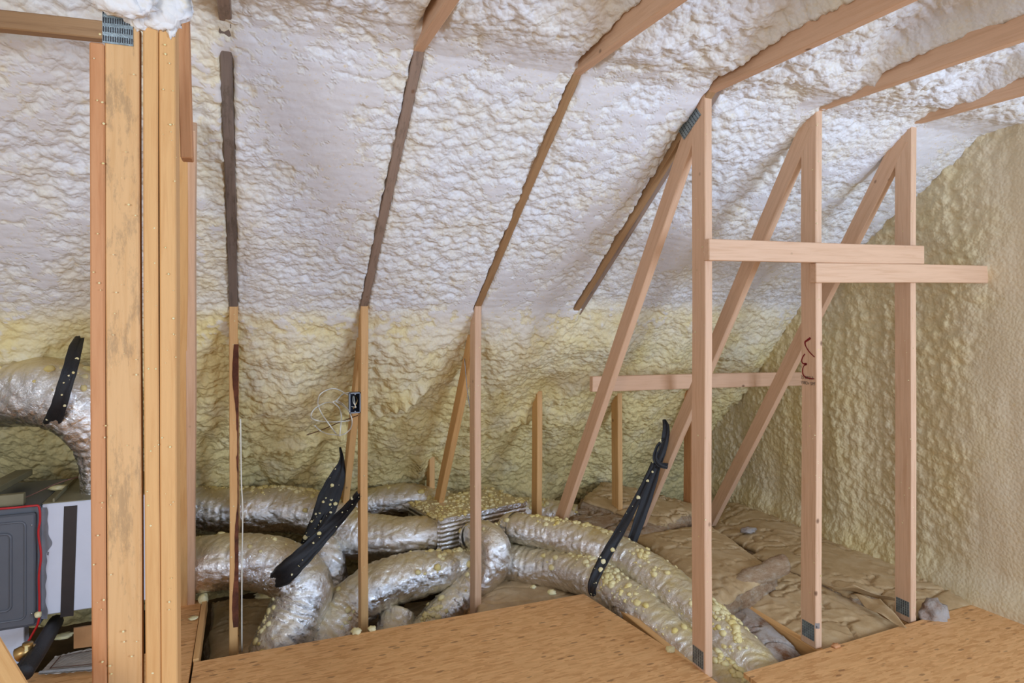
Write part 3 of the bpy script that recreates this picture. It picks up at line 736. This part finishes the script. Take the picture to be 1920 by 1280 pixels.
# plenum box of foil faced duct board
def plenum():
    a = P(822, 978, 3.92); b = P(988, 940, 4.30); a.z = b.z = .255
    d = (b-a).normalized(); n = Vector((-d.y, d.x, 0)); dep = .42; zb = -.03
    ux, nx = 30, 8
    t = thing('plenum_box', Vector((a.x, a.y, zb)), 'foil-faced rectangular plenum box with ribbed front and foam crumbs on top', 'duct box')
    L = (b-a).length
    me = box_mesh('duct_board_case', L, dep, .285, .012, 3); me2 = me
    R = Matrix((d, n, Vector((0, 0, 1)))).transposed().to_4x4(); R.translation = a+d*L/2+n*dep/2+Vector((0, 0, -.1425))
    link('duct_board_case', me, M['foilbox'], t, R, False)
    cs_, ns_, rs = [], [], []
    for _ in range(420):
        s = random.random()**1.3; q = random.random()
        p = a+d*L*s+n*dep*q; cs_.append(np.array((p.x, p.y, .256))); ns_.append(np.array((0, 0, 1.))); rs.append(.003+.014*random.random()**3)
    blobs('foam_droplets', cs_, ns_, rs, M['drop'], t, .7)
    # foil tape along the upper front edge
    vs = []; fs = []
    for i in range(41):
        s = i/40; p = a+d*L*s; w_ = .024+.003*math.sin(i*1.3)
        vs += [p-n*.0022+Vector((0, 0, -w_)), p-n*.0025+Vector((0, 0, .002)), p+n*w_+Vector((0, 0, .0025))]
    for i in range(40):
        for j in range(2): k = i*3+j; fs.append((k, k+3, k+4, k+1))
    leafp('foil_tape', vs, fs, M['foil'], t)
plenum()

# ------------------------------------------------------------------ black hanging straps
def strap(name, pts, parent=None, m='strap', twist=0, fold=.004, n=10):
    """pts: (px, py, depth, width px, tilt)"""
    q = catmull([tuple(P(x, y, d))+(w_*d/FPX,) for x, y, d, w_ in pts], n); c = q[:, :3]; W = q[:, 3]
    T = np.gradient(c, axis=0); T /= np.linalg.norm(T, axis=1)[:, None]; view = c-np.array((0, 0, EYE)); view /= np.linalg.norm(view, axis=1)[:, None]
    vs = []; fs = []; K = 9
    for i in range(len(c)):
        s = np.cross(T[i], view[i]); s /= np.linalg.norm(s); nn = np.cross(s, T[i]); ph = twist*i/len(c)
        for j in range(K):
            a = j/(K-1)-.5; off = fold*math.sin(a*9+i*.15)+fold*.6*math.sin(a*19+i*.08)
            dirv = s*math.cos(ph*.5)+nn*math.sin(ph*.5)
            vs.append(c[i]+dirv*W[i]*a*(1+.02*math.sin(i*.9))+nn*off)
    for i in range(len(c)-1):
        for j in range(K-1): k = i*K+j; fs.append((k, k+1, k+K+1, k+K))
    o = leafp(name, vs, fs, M[m], parent, True)
    md = o.modifiers.new('thick', 'SOLIDIFY'); md.thickness = .0025
    return o, c, W, T, view
def strap_specks(c, W, T, view, n, parent, a0=0., a1=1.):
    cs_, ns_, rs = [], [], []
    for _ in range(n):
        i = int((a0+(a1-a0)*random.random())*(len(c)-1)); s = np.cross(T[i], view[i]); s /= np.linalg.norm(s)
        cs_.append(c[i]+s*W[i]*random.uniform(-.4, .4)-view[i]*.006); ns_.append(-view[i]); rs.append(.0018+.010*random.random()**4)
    blobs('foam_specks', cs_, ns_, rs, M['crumb'], parent, .45)
t = thing('hanging_strap', P(560, 1075, 3.3), 'black foam-flecked strap looping round the left ducts and up to a leaning web', 'strap')
_, c, W, T, vw = strap('strap_band', [(638, 838, 3.88, 3), (641, 862, 3.88, 9), (632, 895, 3.86, 30), (616, 935, 3.84, 40), (598, 975, 3.80, 30), (578, 1008, 3.74, 20), (570, 1020, 3.74, 12)], t, fold=.006)
strap_specks(c, W, T, vw, 34, t, .25, .95)
_, c, W, T, vw = strap('strap_band', [(641, 870, 3.90, 5), (638, 900, 3.90, 16), (625, 945, 3.86, 18), (612, 975, 3.80, 16), (600, 995, 3.76, 10)], t)
_, c, W, T, vw = strap('strap_band', [(674, 925, 3.36, 12), (655, 950, 3.40, 18), (625, 982, 3.42, 24), (590, 1020, 3.36, 30), (558, 1052, 3.30, 36), (530, 1078, 3.30, 38), (512, 1092, 3.38, 26)], t, fold=.007)
strap_specks(c, W, T, vw, 18, t)
t = thing('hanging_strap', P(1110, 1115, 3.45), 'black strap tied to a leaning web and holding up the two long right ducts', 'strap')
strap('strap_band', [(1245, 786, 4.02, 5), (1249, 800, 4.0, 12), (1247, 822, 3.99, 14), (1240, 850, 3.98, 15), (1230, 876, 3.94, 15)], t)
_, c, W, T, vw = strap('strap_band', [(1226, 868, 3.92, 9), (1212, 900, 3.86, 11), (1185, 955, 3.72, 15), (1160, 1000, 3.58, 18), (1138, 1038, 3.50, 19), (1120, 1072, 3.42, 18), (1110, 1100, 3.40, 16), (1112, 1116, 3.44, 12)], t)
strap_specks(c, W, T, vw, 18, t)
strap('strap_band', [(1234, 866, 3.96, 13), (1222, 905, 3.94, 18), (1204, 960, 3.90, 20), (1184, 1018, 3.84, 18)], t)
strap('strap_loop', [(1245, 822, 3.96, 5), (1232, 838, 3.95, 5), (1228, 858, 3.93, 9), (1236, 870, 3.92, 10), (1252, 874, 3.92, 11)], t)
cc_ = P(1239, 827, 3.96); blobs('foam_specks', [np.array(cc_)], [np.array((0, -1., 0))], [.012], M['crumb'], t, .5)
t = thing('duct_strap', P(100, 800, 2.9), 'wide black strap wrapped round the large far left duct', 'strap')
_, c, W, T, vw = strap('strap_band', [(150, 632, 2.97, 14), (141, 655, 2.88, 22), (132, 690, 2.80, 24), (121, 725, 2.775, 25), (110, 762, 2.785, 26), (99, 790, 2.84, 28), (93, 803, 2.93, 28)], t)
strap_specks(c, W, T, vw, 10, t)

# ------------------------------------------------------------------ electrical box, cables
def ebox():
    v = VA-.004; a = PV(655.5, 737, v); b = PV(676.5, 773, v); dep = .05; th = .0025
    t = thing('electrical_box', (a.x, v, b.z), 'small open grey steel electrical box fixed to a knee stud', 'electrical box')
    x0, x1, z0, z1 = a.x, min(b.x, UK[1]-.001), b.z, a.z; bm = bmesh.new(); 
    def bx(lo, hi):
        r = bmesh.ops.create_cube(bm, size=1)['verts']
        for q in r: q.co = Vector([(lo[i]+hi[i])/2+q.co[i]*(hi[i]-lo[i]) for i in range(3)])
    bx((x0, v, z0), (x0+th, v+dep, z1)); bx((x1-th, v, z0), (x1, v+dep, z1)); bx((x0, v, z0), (x1, v+dep, z0+th)); bx((x0, v, z1-th), (x1, v+dep, z1))
    bx((x0-.002, v-.001, z0-.002), (x0+.004, v+.001, z1+.002)); bx((x1-.004, v-.001, z0-.002), (x1, v+.001, z1+.002)); bx((x0, v-.001, z0-.002), (x1, v+.001, z0+.004)); bx((x0, v-.001, z1-.004), (x1, v+.001, z1+.002))
    me = bpy.data.meshes.new('box_shell'); bm.to_mesh(me); bm.free(); link('box_shell', me, M['boxmetal'], t)
    abox('box_back', (x0, v+dep-.004, z0), (x1, v+dep, z1), M['boxdark'], t, 0)
    for zz, s in ((z1-.006, 1), (z0+.006, -1)): foam_lump('screw_ear', ((x0+x1)/2, v-.001, zz), .005, M['boxmetal'], t, 3, 2, 0, (1, .3, 1))
    for k, (ox, oz) in enumerate(((0, 0), (.008, .01), (-.005, .004))):
        tube('wire_end', [((x0+x1)/2+ox, v+.04, z1-.02), ((x0+x1)/2+ox*1.6, v+.01, (z0+z1)/2+oz), ((x0+x1)/2-ox, v+.004, (z0+z1)/2-.02-oz), ((x0+x1)/2-.012+ox, v+.02, z0+.03)], .0022, M['cable'] if k != 1 else M['brass'], t, 6)
ebox()
t = thing('coiled_cable', P(625, 812, 3.4), 'loose coil of thin white cable hanging left of the electrical box', 'cable')
def loop(L, d, r=.0022):
    tube('cable_loop', [P(560+x/8, 700+y/8, dd) for (x, y), dd in zip(L, [d+.05*math.sin(i*1.7) for i in range(len(L))])], r, M['cable'], t, 6)
loop([(760, 285), (660, 310), (570, 400), (520, 430), (610, 520), (640, 640), (630, 800), (615, 940)], 3.36, .0036)
loop([(760, 330), (560, 230), (420, 250), (310, 330), (290, 460), (340, 590), (420, 710), (500, 820), (560, 900)], 3.38, .0034)
loop([(520, 430), (400, 440), (250, 520), (185, 620), (210, 680), (330, 715), (520, 725), (700, 715), (780, 700)], 3.40, .0036)
loop([(560, 420), (680, 490), (760, 580), (800, 700), (780, 820), (700, 900), (620, 925)], 3.37, .0032)
loop([(240, 780), (330, 860), (440, 905), (560, 920), (620, 925)], 3.41, .0034)
loop([(570, 400), (660, 450), (745, 540), (765, 575)], 3.36, .0024)
tag(tube('white_cable', [PV(451, 785, VA-.01), PV(452.5, 900, VA-.01), PV(455, 960, VA-.01), PV(453.5, 1080, VA-.01), PV(453.5, 1222, VA-.01)], .0032, M['cable'], None, 6), 'white cable running down the bark edge of the first knee stud', 'cable')
tag(tube('grey_wire', [P(871, 672, 3.72), P(876, 730, 3.70), P(884, 790, 3.68), P(887, 865, 3.66), P(889, 930, 3.66)], .0028, M['nail'], None, 6), 'thin grey wire hanging just left of the plenum-side knee stud', 'wire')
tag(tube('brown_wire', [P(366, 856, 3.85), P(420, 850, 3.9), P(480, 842, 3.95), P(585, 812, 3.9), P(640, 790, 3.7), P(672, 778, 3.55)], .003, M['darkwire'], None, 6), 'thin brown wire strung across the lower foam from post to electrical box', 'wire')
tag(tube('brown_wire', [P(-30, 952, 2.75), P(40, 935, 2.85), P(110, 905, 2.95), P(168, 888, 3.05)], .003, M['darkwire'], None, 6), 'thin brown wire rising over the top of the grey air handler', 'wire')

# ------------------------------------------------------------------ air handler and plenum at the left
VH = 3.35
def hx(px, v=VH): return PV(px, 1000, v).x
ztop = PV(80, 947, VH).z; zbot = PV(80, 1158, VH).z
t = thing('air_handler', (hx(30), VH, zbot-.03), 'dark grey sheet metal air handler cabinet with embossed door at the left edge', 'air handler')
abox('cabinet', (-1.75, VH, zbot-.03), (hx(76), VH+.48, ztop), M['unit'], t, .006)
def panel_frame():
    v = VH-.022; x0, x1 = hx(-120, v), hx(66, v); z0 = PV(20, 1178, v).z; z1 = PV(60, 962, v).z
    d = abox('door_panel', (x0, v, z0), (x1, VH-.001, z1), M['unit'], t, .006)
    bm = bmesh.new()
    for ins, hgt, wd in ((.035, .006, .010), (.085, .007, .012)):
        # rounded embossed bead
        a0, a1, b0, b1 = x0+ins, x1-ins, z0+ins*.9, z1-ins*.9; rr = .02; pts = []
        for cx_, cz_, s in ((a1-rr, b1-rr, 0), (a0+rr, b1-rr, 1), (a0+rr, b0+rr, 2), (a1-rr, b0+rr, 3)):
            for j in range(6): a = (s+j/5)*math.pi/2; pts.append((cx_+rr*math.cos(a), cz_+rr*math.sin(a), math.cos(a), math.sin(a)))
        n = len(pts); rows = []
        for off, y in ((-wd/2, 0), (-wd/4, -hgt), (wd/4, -hgt), (wd/2, 0)):
            rows.append([bm.verts.new((p[0]+p[2]*off, v+y, p[1]+p[3]*off)) for p in pts])
        for r0_, r1_ in zip(rows, rows[1:]):
            for j in range(n): bm.faces.new((r0_[j], r0_[(j+1) % n], r1_[(j+1) % n], r1_[j]))
    me = bpy.data.meshes.new('embossed_bead'); bm.to_mesh(me); bm.free(); link('embossed_bead', me, M['unit'], d, None, True)
    for cz in (z0+.05, z1-.05):
        foam_lump('door_screw', (x1-.012, v-.001, cz), .004, M['nail'], d, 2, 2, 0, (1, .5, 1))
panel_frame()
abox('top_flange', (-1.6, VH+.03, ztop), (hx(40), VH+.06, ztop+.05), M['unittop'], t, .002)
o = board('top_rail', (hx(-40), VH+.02, ztop+.06), (hx(40, VH+.42), VH+.46, ztop+.05), .07, .03, M['unittop'], t, Vector((1, 0, 0)))
abox('support_leg', (hx(-20), VH+.05, 0), (hx(38), VH+.12, zbot-.03), M['white'], t, .003)
t = thing('return_plenum', (hx(120), VH, zbot), 'white duct board plenum with one vertical black tape band beside the air handler', 'duct box')
cs1 = abox('duct_board_case', (hx(77), VH+.012, zbot+.005), (hx(285), VH+.48, ztop), M['white'], t, .004)
abox('dusty_lid', (hx(77), VH+.016, ztop), (hx(285), VH+.48, ztop+.004), M['unittop'], t, .001)
abox('cross_seam', (hx(96), VH+.02, ztop+.004), (hx(100), VH+.46, ztop+.02), M['unittop'], t, .001)
leafp('tape_band', [PV(x, y, VH+.010) for x, y in ((120, 949), (145, 947), (138, 1154), (113, 1157))]+[PV(x, y, VH+.0125) for x, y in ((120, 949), (145, 947), (138, 1154), (113, 1157))], [(0, 1, 2, 3), (7, 6, 5, 4), (0, 4, 5, 1), (1, 5, 6, 2), (2, 6, 7, 3), (3, 7, 4, 0)], M['tape'], t)
def smear():
    vs = []; fs = []; n = 60
    for i in range(n+1):
        y = 951+(1160-951)*i/n; e = 88+2*math.sin(i*.23)+1.2*math.sin(i*.71)+(11*math.exp(-((i-19)/4.5)**2))-3*math.exp(-((i-35)/8)**2)
        for x in (77, e): vs.append(PV(x, y, VH+.0105))
    for i in range(n): fs.append((2*i, 2*i+1, 2*i+3, 2*i+2))
    leafp('sealant_smear', vs, fs, M['mastic'], t)
    leafp('scuff', [PV(x, y, VH+.0104) for x, y in ((89, 1034), (92, 1035), (91, 1041), (88, 1040))], [(0, 1, 2, 3)], M['mastic'], t)
smear()
tag(tube('red_wire', [PV(x, y, VH-.035) for x, y in ((-40, 956), (20, 952), (60, 948), (73, 950), (75, 975), (72, 1000), (77, 1040), (73, 1080), (74, 1130), (72, 1165), (60, 1190), (45, 1215))], .0045, M['redwire'], None, 8), 'red wire draped along the top and side edge of the air handler', 'wire')
foam_lump('paint_fleck', PV(71, 1152, VH-.04), .012, M['crumb'], None, 5, 2, .3); tag(bpy.context.scene.collection.objects['paint_fleck'], 'cream foam fleck stuck on the red wire', 'foam fleck')
t = thing('brass_valve', PV(50, 1225, 3.0), 'brass valve with black cap on the floor under the air handler', 'valve')
tube('valve_body', [PV(32, 1228, 3.0), PV(45, 1222, 3.0), PV(62, 1220, 3.02)], .026, M['brass'], t, 12); tube('valve_neck', [PV(50, 1240, 3.0), PV(52, 1205, 3.0)], .018, M['brass'], t, 12)
tube('valve_cap', [PV(38, 1250, 2.97), PV(50, 1232, 2.98)], .014, M['strap'], t, 10)
abox('wire_tag', PV(46, 1221, 2.94), PV(53, 1209, 2.945), M['drop'], t, .0005)
tag(tube('black_pipe', [PV(45, 1262, 2.9), PV(75, 1215, 3.05), PV(105, 1165, 3.5)], .03, M['strap'], None, 12), 'thick black pipe running back under the white plenum', 'pipe')
# cardboard, wrapped sheet
tag(leafp('cardboard_piece', [PV(138, 1178, 3.25), PV(200, 1168, 3.25), PV(200, 1208, 3.25), PV(138, 1216, 3.25), PV(138, 1176, 3.27), PV(200, 1166, 3.27), PV(200, 1206, 3.27), PV(138, 1214, 3.27)], [(0, 3, 2, 1), (4, 5, 6, 7), (0, 1, 5, 4), (1, 2, 6, 5), (2, 3, 7, 6), (3, 0, 4, 7)], M['cardboard']), 'orange-brown cardboard piece under the white plenum', 'cardboard')
def sheet():
    c = [PZ(70, 1268, .004), PZ(104, 1232, .004), PZ(230, 1206, .004), PZ(215, 1258, .004)]; t = thing('wrapped_sheet', c[0], 'printed sheet in clear plastic lying on the deck left of the post', 'sheet')
    n = 26; vs = []; fs = []
    for i in range(n+1):
        for j in range(n+1):
            a, b = i/n, j/n; p = (c[0]*(1-a)+c[1]*a)*(1-b)+(c[3]*(1-a)+c[2]*a)*b; vs.append(p+Vector((0, 0, .004+.006*random.random()*(1 if a < .06 or a > .94 else .25))))
    for i in range(n):
        for j in range(n): k = i*(n+1)+j; fs.append((k, k+n+1, k+n+2, k+1))
    leafp('paper', vs, fs, M['paper'], t)
    def strip(a0, a1, b0, b1, m, nm):
        q = lambda a, b: (c[0]*(1-a)+c[1]*a)*(1-b)+(c[3]*(1-a)+c[2]*a)*b+Vector((0, 0, .012))
        leafp(nm, [q(a0, b0), q(a0, b1), q(a1, b1), q(a1, b0)], [(0, 1, 2, 3)], m, t)
    strip(.02, .14, 0, 1, M['plastic'], 'plastic_fold'); strip(.22, .25, .1, .95, M['darkwire'], 'printed_line'); strip(.82, .85, .1, .95, M['darkwire'], 'printed_line'); strip(.22, .85, .1, .12, M['darkwire'], 'printed_line')
sheet()

# ------------------------------------------------------------------ kraft faced insulation batts
def batt(label, corners, z=0.0, thick=.09, bulge=.05, m='kraft', seed=0, wr=1.0, fibre=True, torn=0., n=64):
    """corners: 4 world (x, y[, z]) points of the top outline, counter-clockwise"""
    c = [Vector((p[0], p[1], (p[2] if len(p) > 2 else z))) for p in corners]
    A, B = np.meshgrid(np.linspace(0, 1, n+1), np.linspace(0, 1, n+1), indexing='ij')
    c_ = [np.array(q) for q in c]
    X = ((1-A)*(1-B))[..., None]*c_[0]+(A*(1-B))[..., None]*c_[1]+(A*B)[..., None]*c_[2]+((1-A)*B)[..., None]*c_[3]
    s = (1-np.abs(2*A-1)**4)*(1-np.abs(2*B-1)**4)
    wx, wy = X[..., 0], X[..., 1]
    h = bulge*s**.5+.030*wr*(fbm(wx*2.2+seed, wy*1.6, seed, 2)-.5)
    rd = np.abs(fbm(wx*4+seed, wy*7+seed, seed+2, 4)-.5); h = h-.018*wr*np.exp(-(rd/.02)**2)
    rd = np.abs(fbm(wx*9+wy*4+seed, wy*6-wx*3, seed+8, 3)-.5); h = h+.005*wr*np.exp(-(rd/.03)**2)
    edge = .03*(fbm(wx*6, wy*6, seed+5, 3)-.5)*(1-s)
    X = X.copy(); X[..., 2] += h; X[..., 0] += edge*1.4; X[..., 1] -= edge
    ctr = sum(c, Vector())/4; t = thing('insulation_batt', (ctr.x, ctr.y, ctr.z-thick), label, 'insulation batt', 'kraft-faced insulation batts on the floor')
    idx = np.arange((n+1)**2).reshape(n+1, n+1); fs = np.stack([idx[:-1, :-1], idx[1:, :-1], idx[1:, 1:], idx[:-1, 1:]], -1).reshape(-1, 4).tolist()
    o = leafp('paper_facing' if m == 'kraft' else 'fluffy_batting', X.reshape(-1, 3).tolist(), fs, M[m], t, True)
    md = o.modifiers.new('thick', 'SOLIDIFY'); md.thickness = .003; md.offset = -1
    if fibre:
        rim = [(i, 0) for i in range(n)]+[(n, j) for j in range(n)]+[(i, n) for i in range(n, 0, -1)]+[(0, j) for j in range(n, 0, -1)]
        vs = []; fs = []; K = 7; R_ = len(rim); cx_ = X.reshape(-1, 3).mean(0)
        for (i, j) in rim:
            p = X[i, j]; d = p-cx_; d[2] = 0; d /= np.linalg.norm(d)+1e-6
            for k in range(K):
                a = k/(K-1); vs.append(p+d*(.016*math.sin(a*math.pi)+.014*rng.random()*(0 < k))-np.array((0, 0, .002+a*thick))-d*.006)
        for r in range(R_):
            for k in range(K-1): a = r*K+k; b = ((r+1) % R_)*K+k; fs.append((a, a+1, b+1, b))
        leafp('fibreglass_edge', vs, fs, M['fibre'], t, True)
    return t
g = lambda px, py, z=0.: tuple(PZ(px, py, z))
Bz = .0
batt('broad tan kraft-faced batt with a rolled fluffy end, right of the long ducts', [g(1185, 1010, .05), g(1345, 1140, .05), g(1452, 1075, .07), g(1330, 985, .05)], thick=.12, bulge=.05, seed=11)
batt('pale shiny kraft batt between the two right tall studs', [g(1372, 1120, -.03), g(1545, 1225, -.04), g(1700, 1178, -.04), g(1470, 1062, -.03)], thick=.10, bulge=.045, seed=12, wr=1.3)
batt('flat tan kraft batt lying behind the scrawled stud', [g(1405, 1040, .0), g(1600, 1122, .0), g(1770, 1098, .0), g(1530, 990, .0)], thick=.12, bulge=.04, seed=13)
batt('brown kraft batt at the foot of the yellow end wall', [g(1600, 1085, -.02), g(1700, 1165, -.03), g(1880, 1140, -.02), g(1660, 1040, -.01)], thick=.12, bulge=.035, seed=14, wr=1.2)
batt('dim kraft batt in the far corner under the leaning webs', [g(1330, 990, -.02), g(1450, 1055, -.02), g(1560, 1015, -.02), g(1380, 930, -.02)], thick=.12, bulge=.05, seed=15, wr=1.6)
batt('torn reddish fibreglass batt at the back behind the strap', [g(1060, 985, .05), g(1215, 1015, .05), g(1290, 985, .04), g(1100, 925, .05)], thick=.14, bulge=.05, seed=16, wr=2.4, m='fibre')
batt('creased kraft sheet over the far batts left of the red back stud', [g(1090, 940, .13), g(1240, 985, .09), g(1330, 955, .07), g(1130, 905, .12)], thick=.10, bulge=.03, seed=17, wr=2.2)
batt('white fluffy batting tuffet beside the ducts at the right deck edge', [g(1350, 1150, -.06), g(1450, 1262, -.08), g(1505, 1235, -.08), g(1400, 1140, -.05)], thick=.10, bulge=.05, seed=18, m='palefibre', fibre=False, wr=1.6)
batt('flat tan kraft batt beside the deck corner under the long ducts', [g(890, 1180, -.12), g(1110, 1175, -.14), g(1120, 1080, -.14), g(900, 1090, -.12)], thick=.10, bulge=.04, seed=19, wr=.5)
batt('brown kraft batt showing between the fat and slim ducts', [g(735, 1220, -.25), g(850, 1210, -.25), g(880, 1120, -.25), g(760, 1130, -.25)], thick=.08, bulge=.02, seed=20, wr=.5)
batt('dark kraft batt left of the thick bent duct', [g(385, 1275, -.24), g(510, 1255, -.24), g(560, 1120, -.24), g(400, 1130, -.24)], thick=.10, bulge=.05, seed=21, wr=1.4)
batt('kraft batt hidden under the tangle of left ducts', [g(560, 1250, -.30), g(740, 1210, -.30), g(760, 1090, -.30), g(580, 1100, -.30)], thick=.08, bulge=.03, seed=22, wr=.8)
batt('dusty kraft batt far right behind the tall studs', [g(1450, 1000, -.06), g(1600, 1075, -.06), g(1690, 1060, -.06), g(1480, 965, -.06)], thick=.1, bulge=.04, seed=23, wr=1.5)
batt('shadowy kraft batt behind the foil plenum box', [g(900, 1010, .0), g(1150, 1040, .0), g(1180, 960, .0), g(930, 930, .0)], thick=.12, bulge=.03, seed=24, wr=1.4)
batt('kraft batt below the two long ducts', [g(1120, 1110, -.17), g(1300, 1260, -.17), g(1390, 1170, -.17), g(1200, 1030, -.17)], thick=.1, bulge=.03, seed=25, wr=1.)
# rolled batt end
def roll():
    c = [P(1345, 1128, 3.42), P(1390, 1095, 3.48), P(1440, 1070, 3.55), P(1468, 1056, 3.6)]
    t = tube('batt_roll', [tuple(p) for p in c], .052, M['fibre'], None, 28, 10, .012)
    me = t.data; co = np.zeros(len(me.vertices)*3); me.vertices.foreach_get('co', co); co = co.reshape(-1, 3)
    d = fbm(co[:, 0]*30, co[:, 2]*40+co[:, 1]*20, 7, 4)-.5; co += np.sign(co)*0+d[:, None]*np.array((.02, .02, .03)); me.vertices.foreach_set('co', co.reshape(-1))
    tag(t, 'fluffy rolled-up fibreglass end along the edge of the broad tan batt', 'insulation roll')
roll()
# loose paper flaps and crumbs
def flap(label, pts, seed):
    c = [Vector(p) for p in pts]; n = 16; vs = []; fs = []
    for i in range(n+1):
        for j in range(n+1):
            a, b = i/n, j/n; p = (c[0]*(1-a)+c[1]*a)*(1-b)+(c[3]*(1-a)+c[2]*a)*b
            vs.append(p+Vector((0, 0, .012*math.sin(a*7+seed)*math.sin(b*5+seed))))
    for i in range(n):
        for j in range(n): k = i*(n+1)+j; fs.append((k, k+n+1, k+n+2, k+1))
    o = leafp('paper_flap', vs, fs, M['kraft'], None, True); md = o.modifiers.new('thick', 'SOLIDIFY'); md.thickness = .0015
    return tag(o, label, 'paper flap')
flap('torn paper flap curling up between the right tall studs', [g(1548, 1100, .03), g(1600, 1108, .01), g(1700, 1130, .04), g(1600, 1098, .08)], 2)
flap('folded paper flap beside the last tall stud base', [g(1600, 1115, .03), g(1640, 1150, .01), g(1700, 1175, .02), g(1650, 1120, .07)], 4)
def crumb(label, p, r, sq=(1, 1, .6), m='crumb', seed=1, name='foam_scrap', amp=.35):
    return tag(foam_lump(name, p, r, M[m], None, seed, 3, amp, sq), label, 'foam scrap' if name == 'foam_scrap' else 'scrap')
crumb('flat foam slab lying beneath the thick bent duct', g(508, 1112, -.02), .045, (1.5, .9, .35), seed=3)
crumb('yellow foam scrap on the deck edge left of the electrical-box stud base', g(668, 1183, .008), .02, seed=4)
crumb('foam scrap wedged right of the electrical-box stud base', g(697, 1178, .008), .016, seed=5)
crumb('tiny yellow foam scrap under the long ducts on the tan batt', g(1000, 1100, -.03), .014, seed=6)
crumb('foam scrap at the deck corner under the lower long duct', g(1034, 1110, -.02), .02, seed=7)
crumb('foam scrap on the deck edge near the strap-side tall stud', g(1257, 1217, .006), .018, seed=8)
crumb('crumpled white paper scrap on the far batts', g(1402, 993, .04), .028, (1.5, 1, .5), 'palefibre', 9, 'paper_scrap', .6)
crumb('fluffy white fibre tuft at the foot of the last tall stud', g(1752, 1150, .015), .055, (1.1, .8, .9), 'palefibre', 10, 'fibre_tuft', .5)
crumb('yellow foam scrap on the left deck by the doubled web', g(363, 1158, .006), .018, (1, 1, .3), seed=11)
crumb('foam scrap stuck at the deck strip beneath the thick duct', g(381, 1122, .012), .02, (1, 1, 1.2), seed=12)
crumb('pale foam scrap resting on top of the white plenum', Vector((PV(110, 928, VH+.25).x, VH+.25, ztop+.012)), .025, (1.3, 1, .4), seed=13)
crumb('white debris on the floor under the white plenum', g(118, 1192, .006), .025, (1.3, 1, .4), seed=14)
crumb('wood chips at the base of the scrawled tall stud', g(1568, 1210, .006), .012, (1.6, 1, .6), 'red', 15, 'wood_chip', .5)
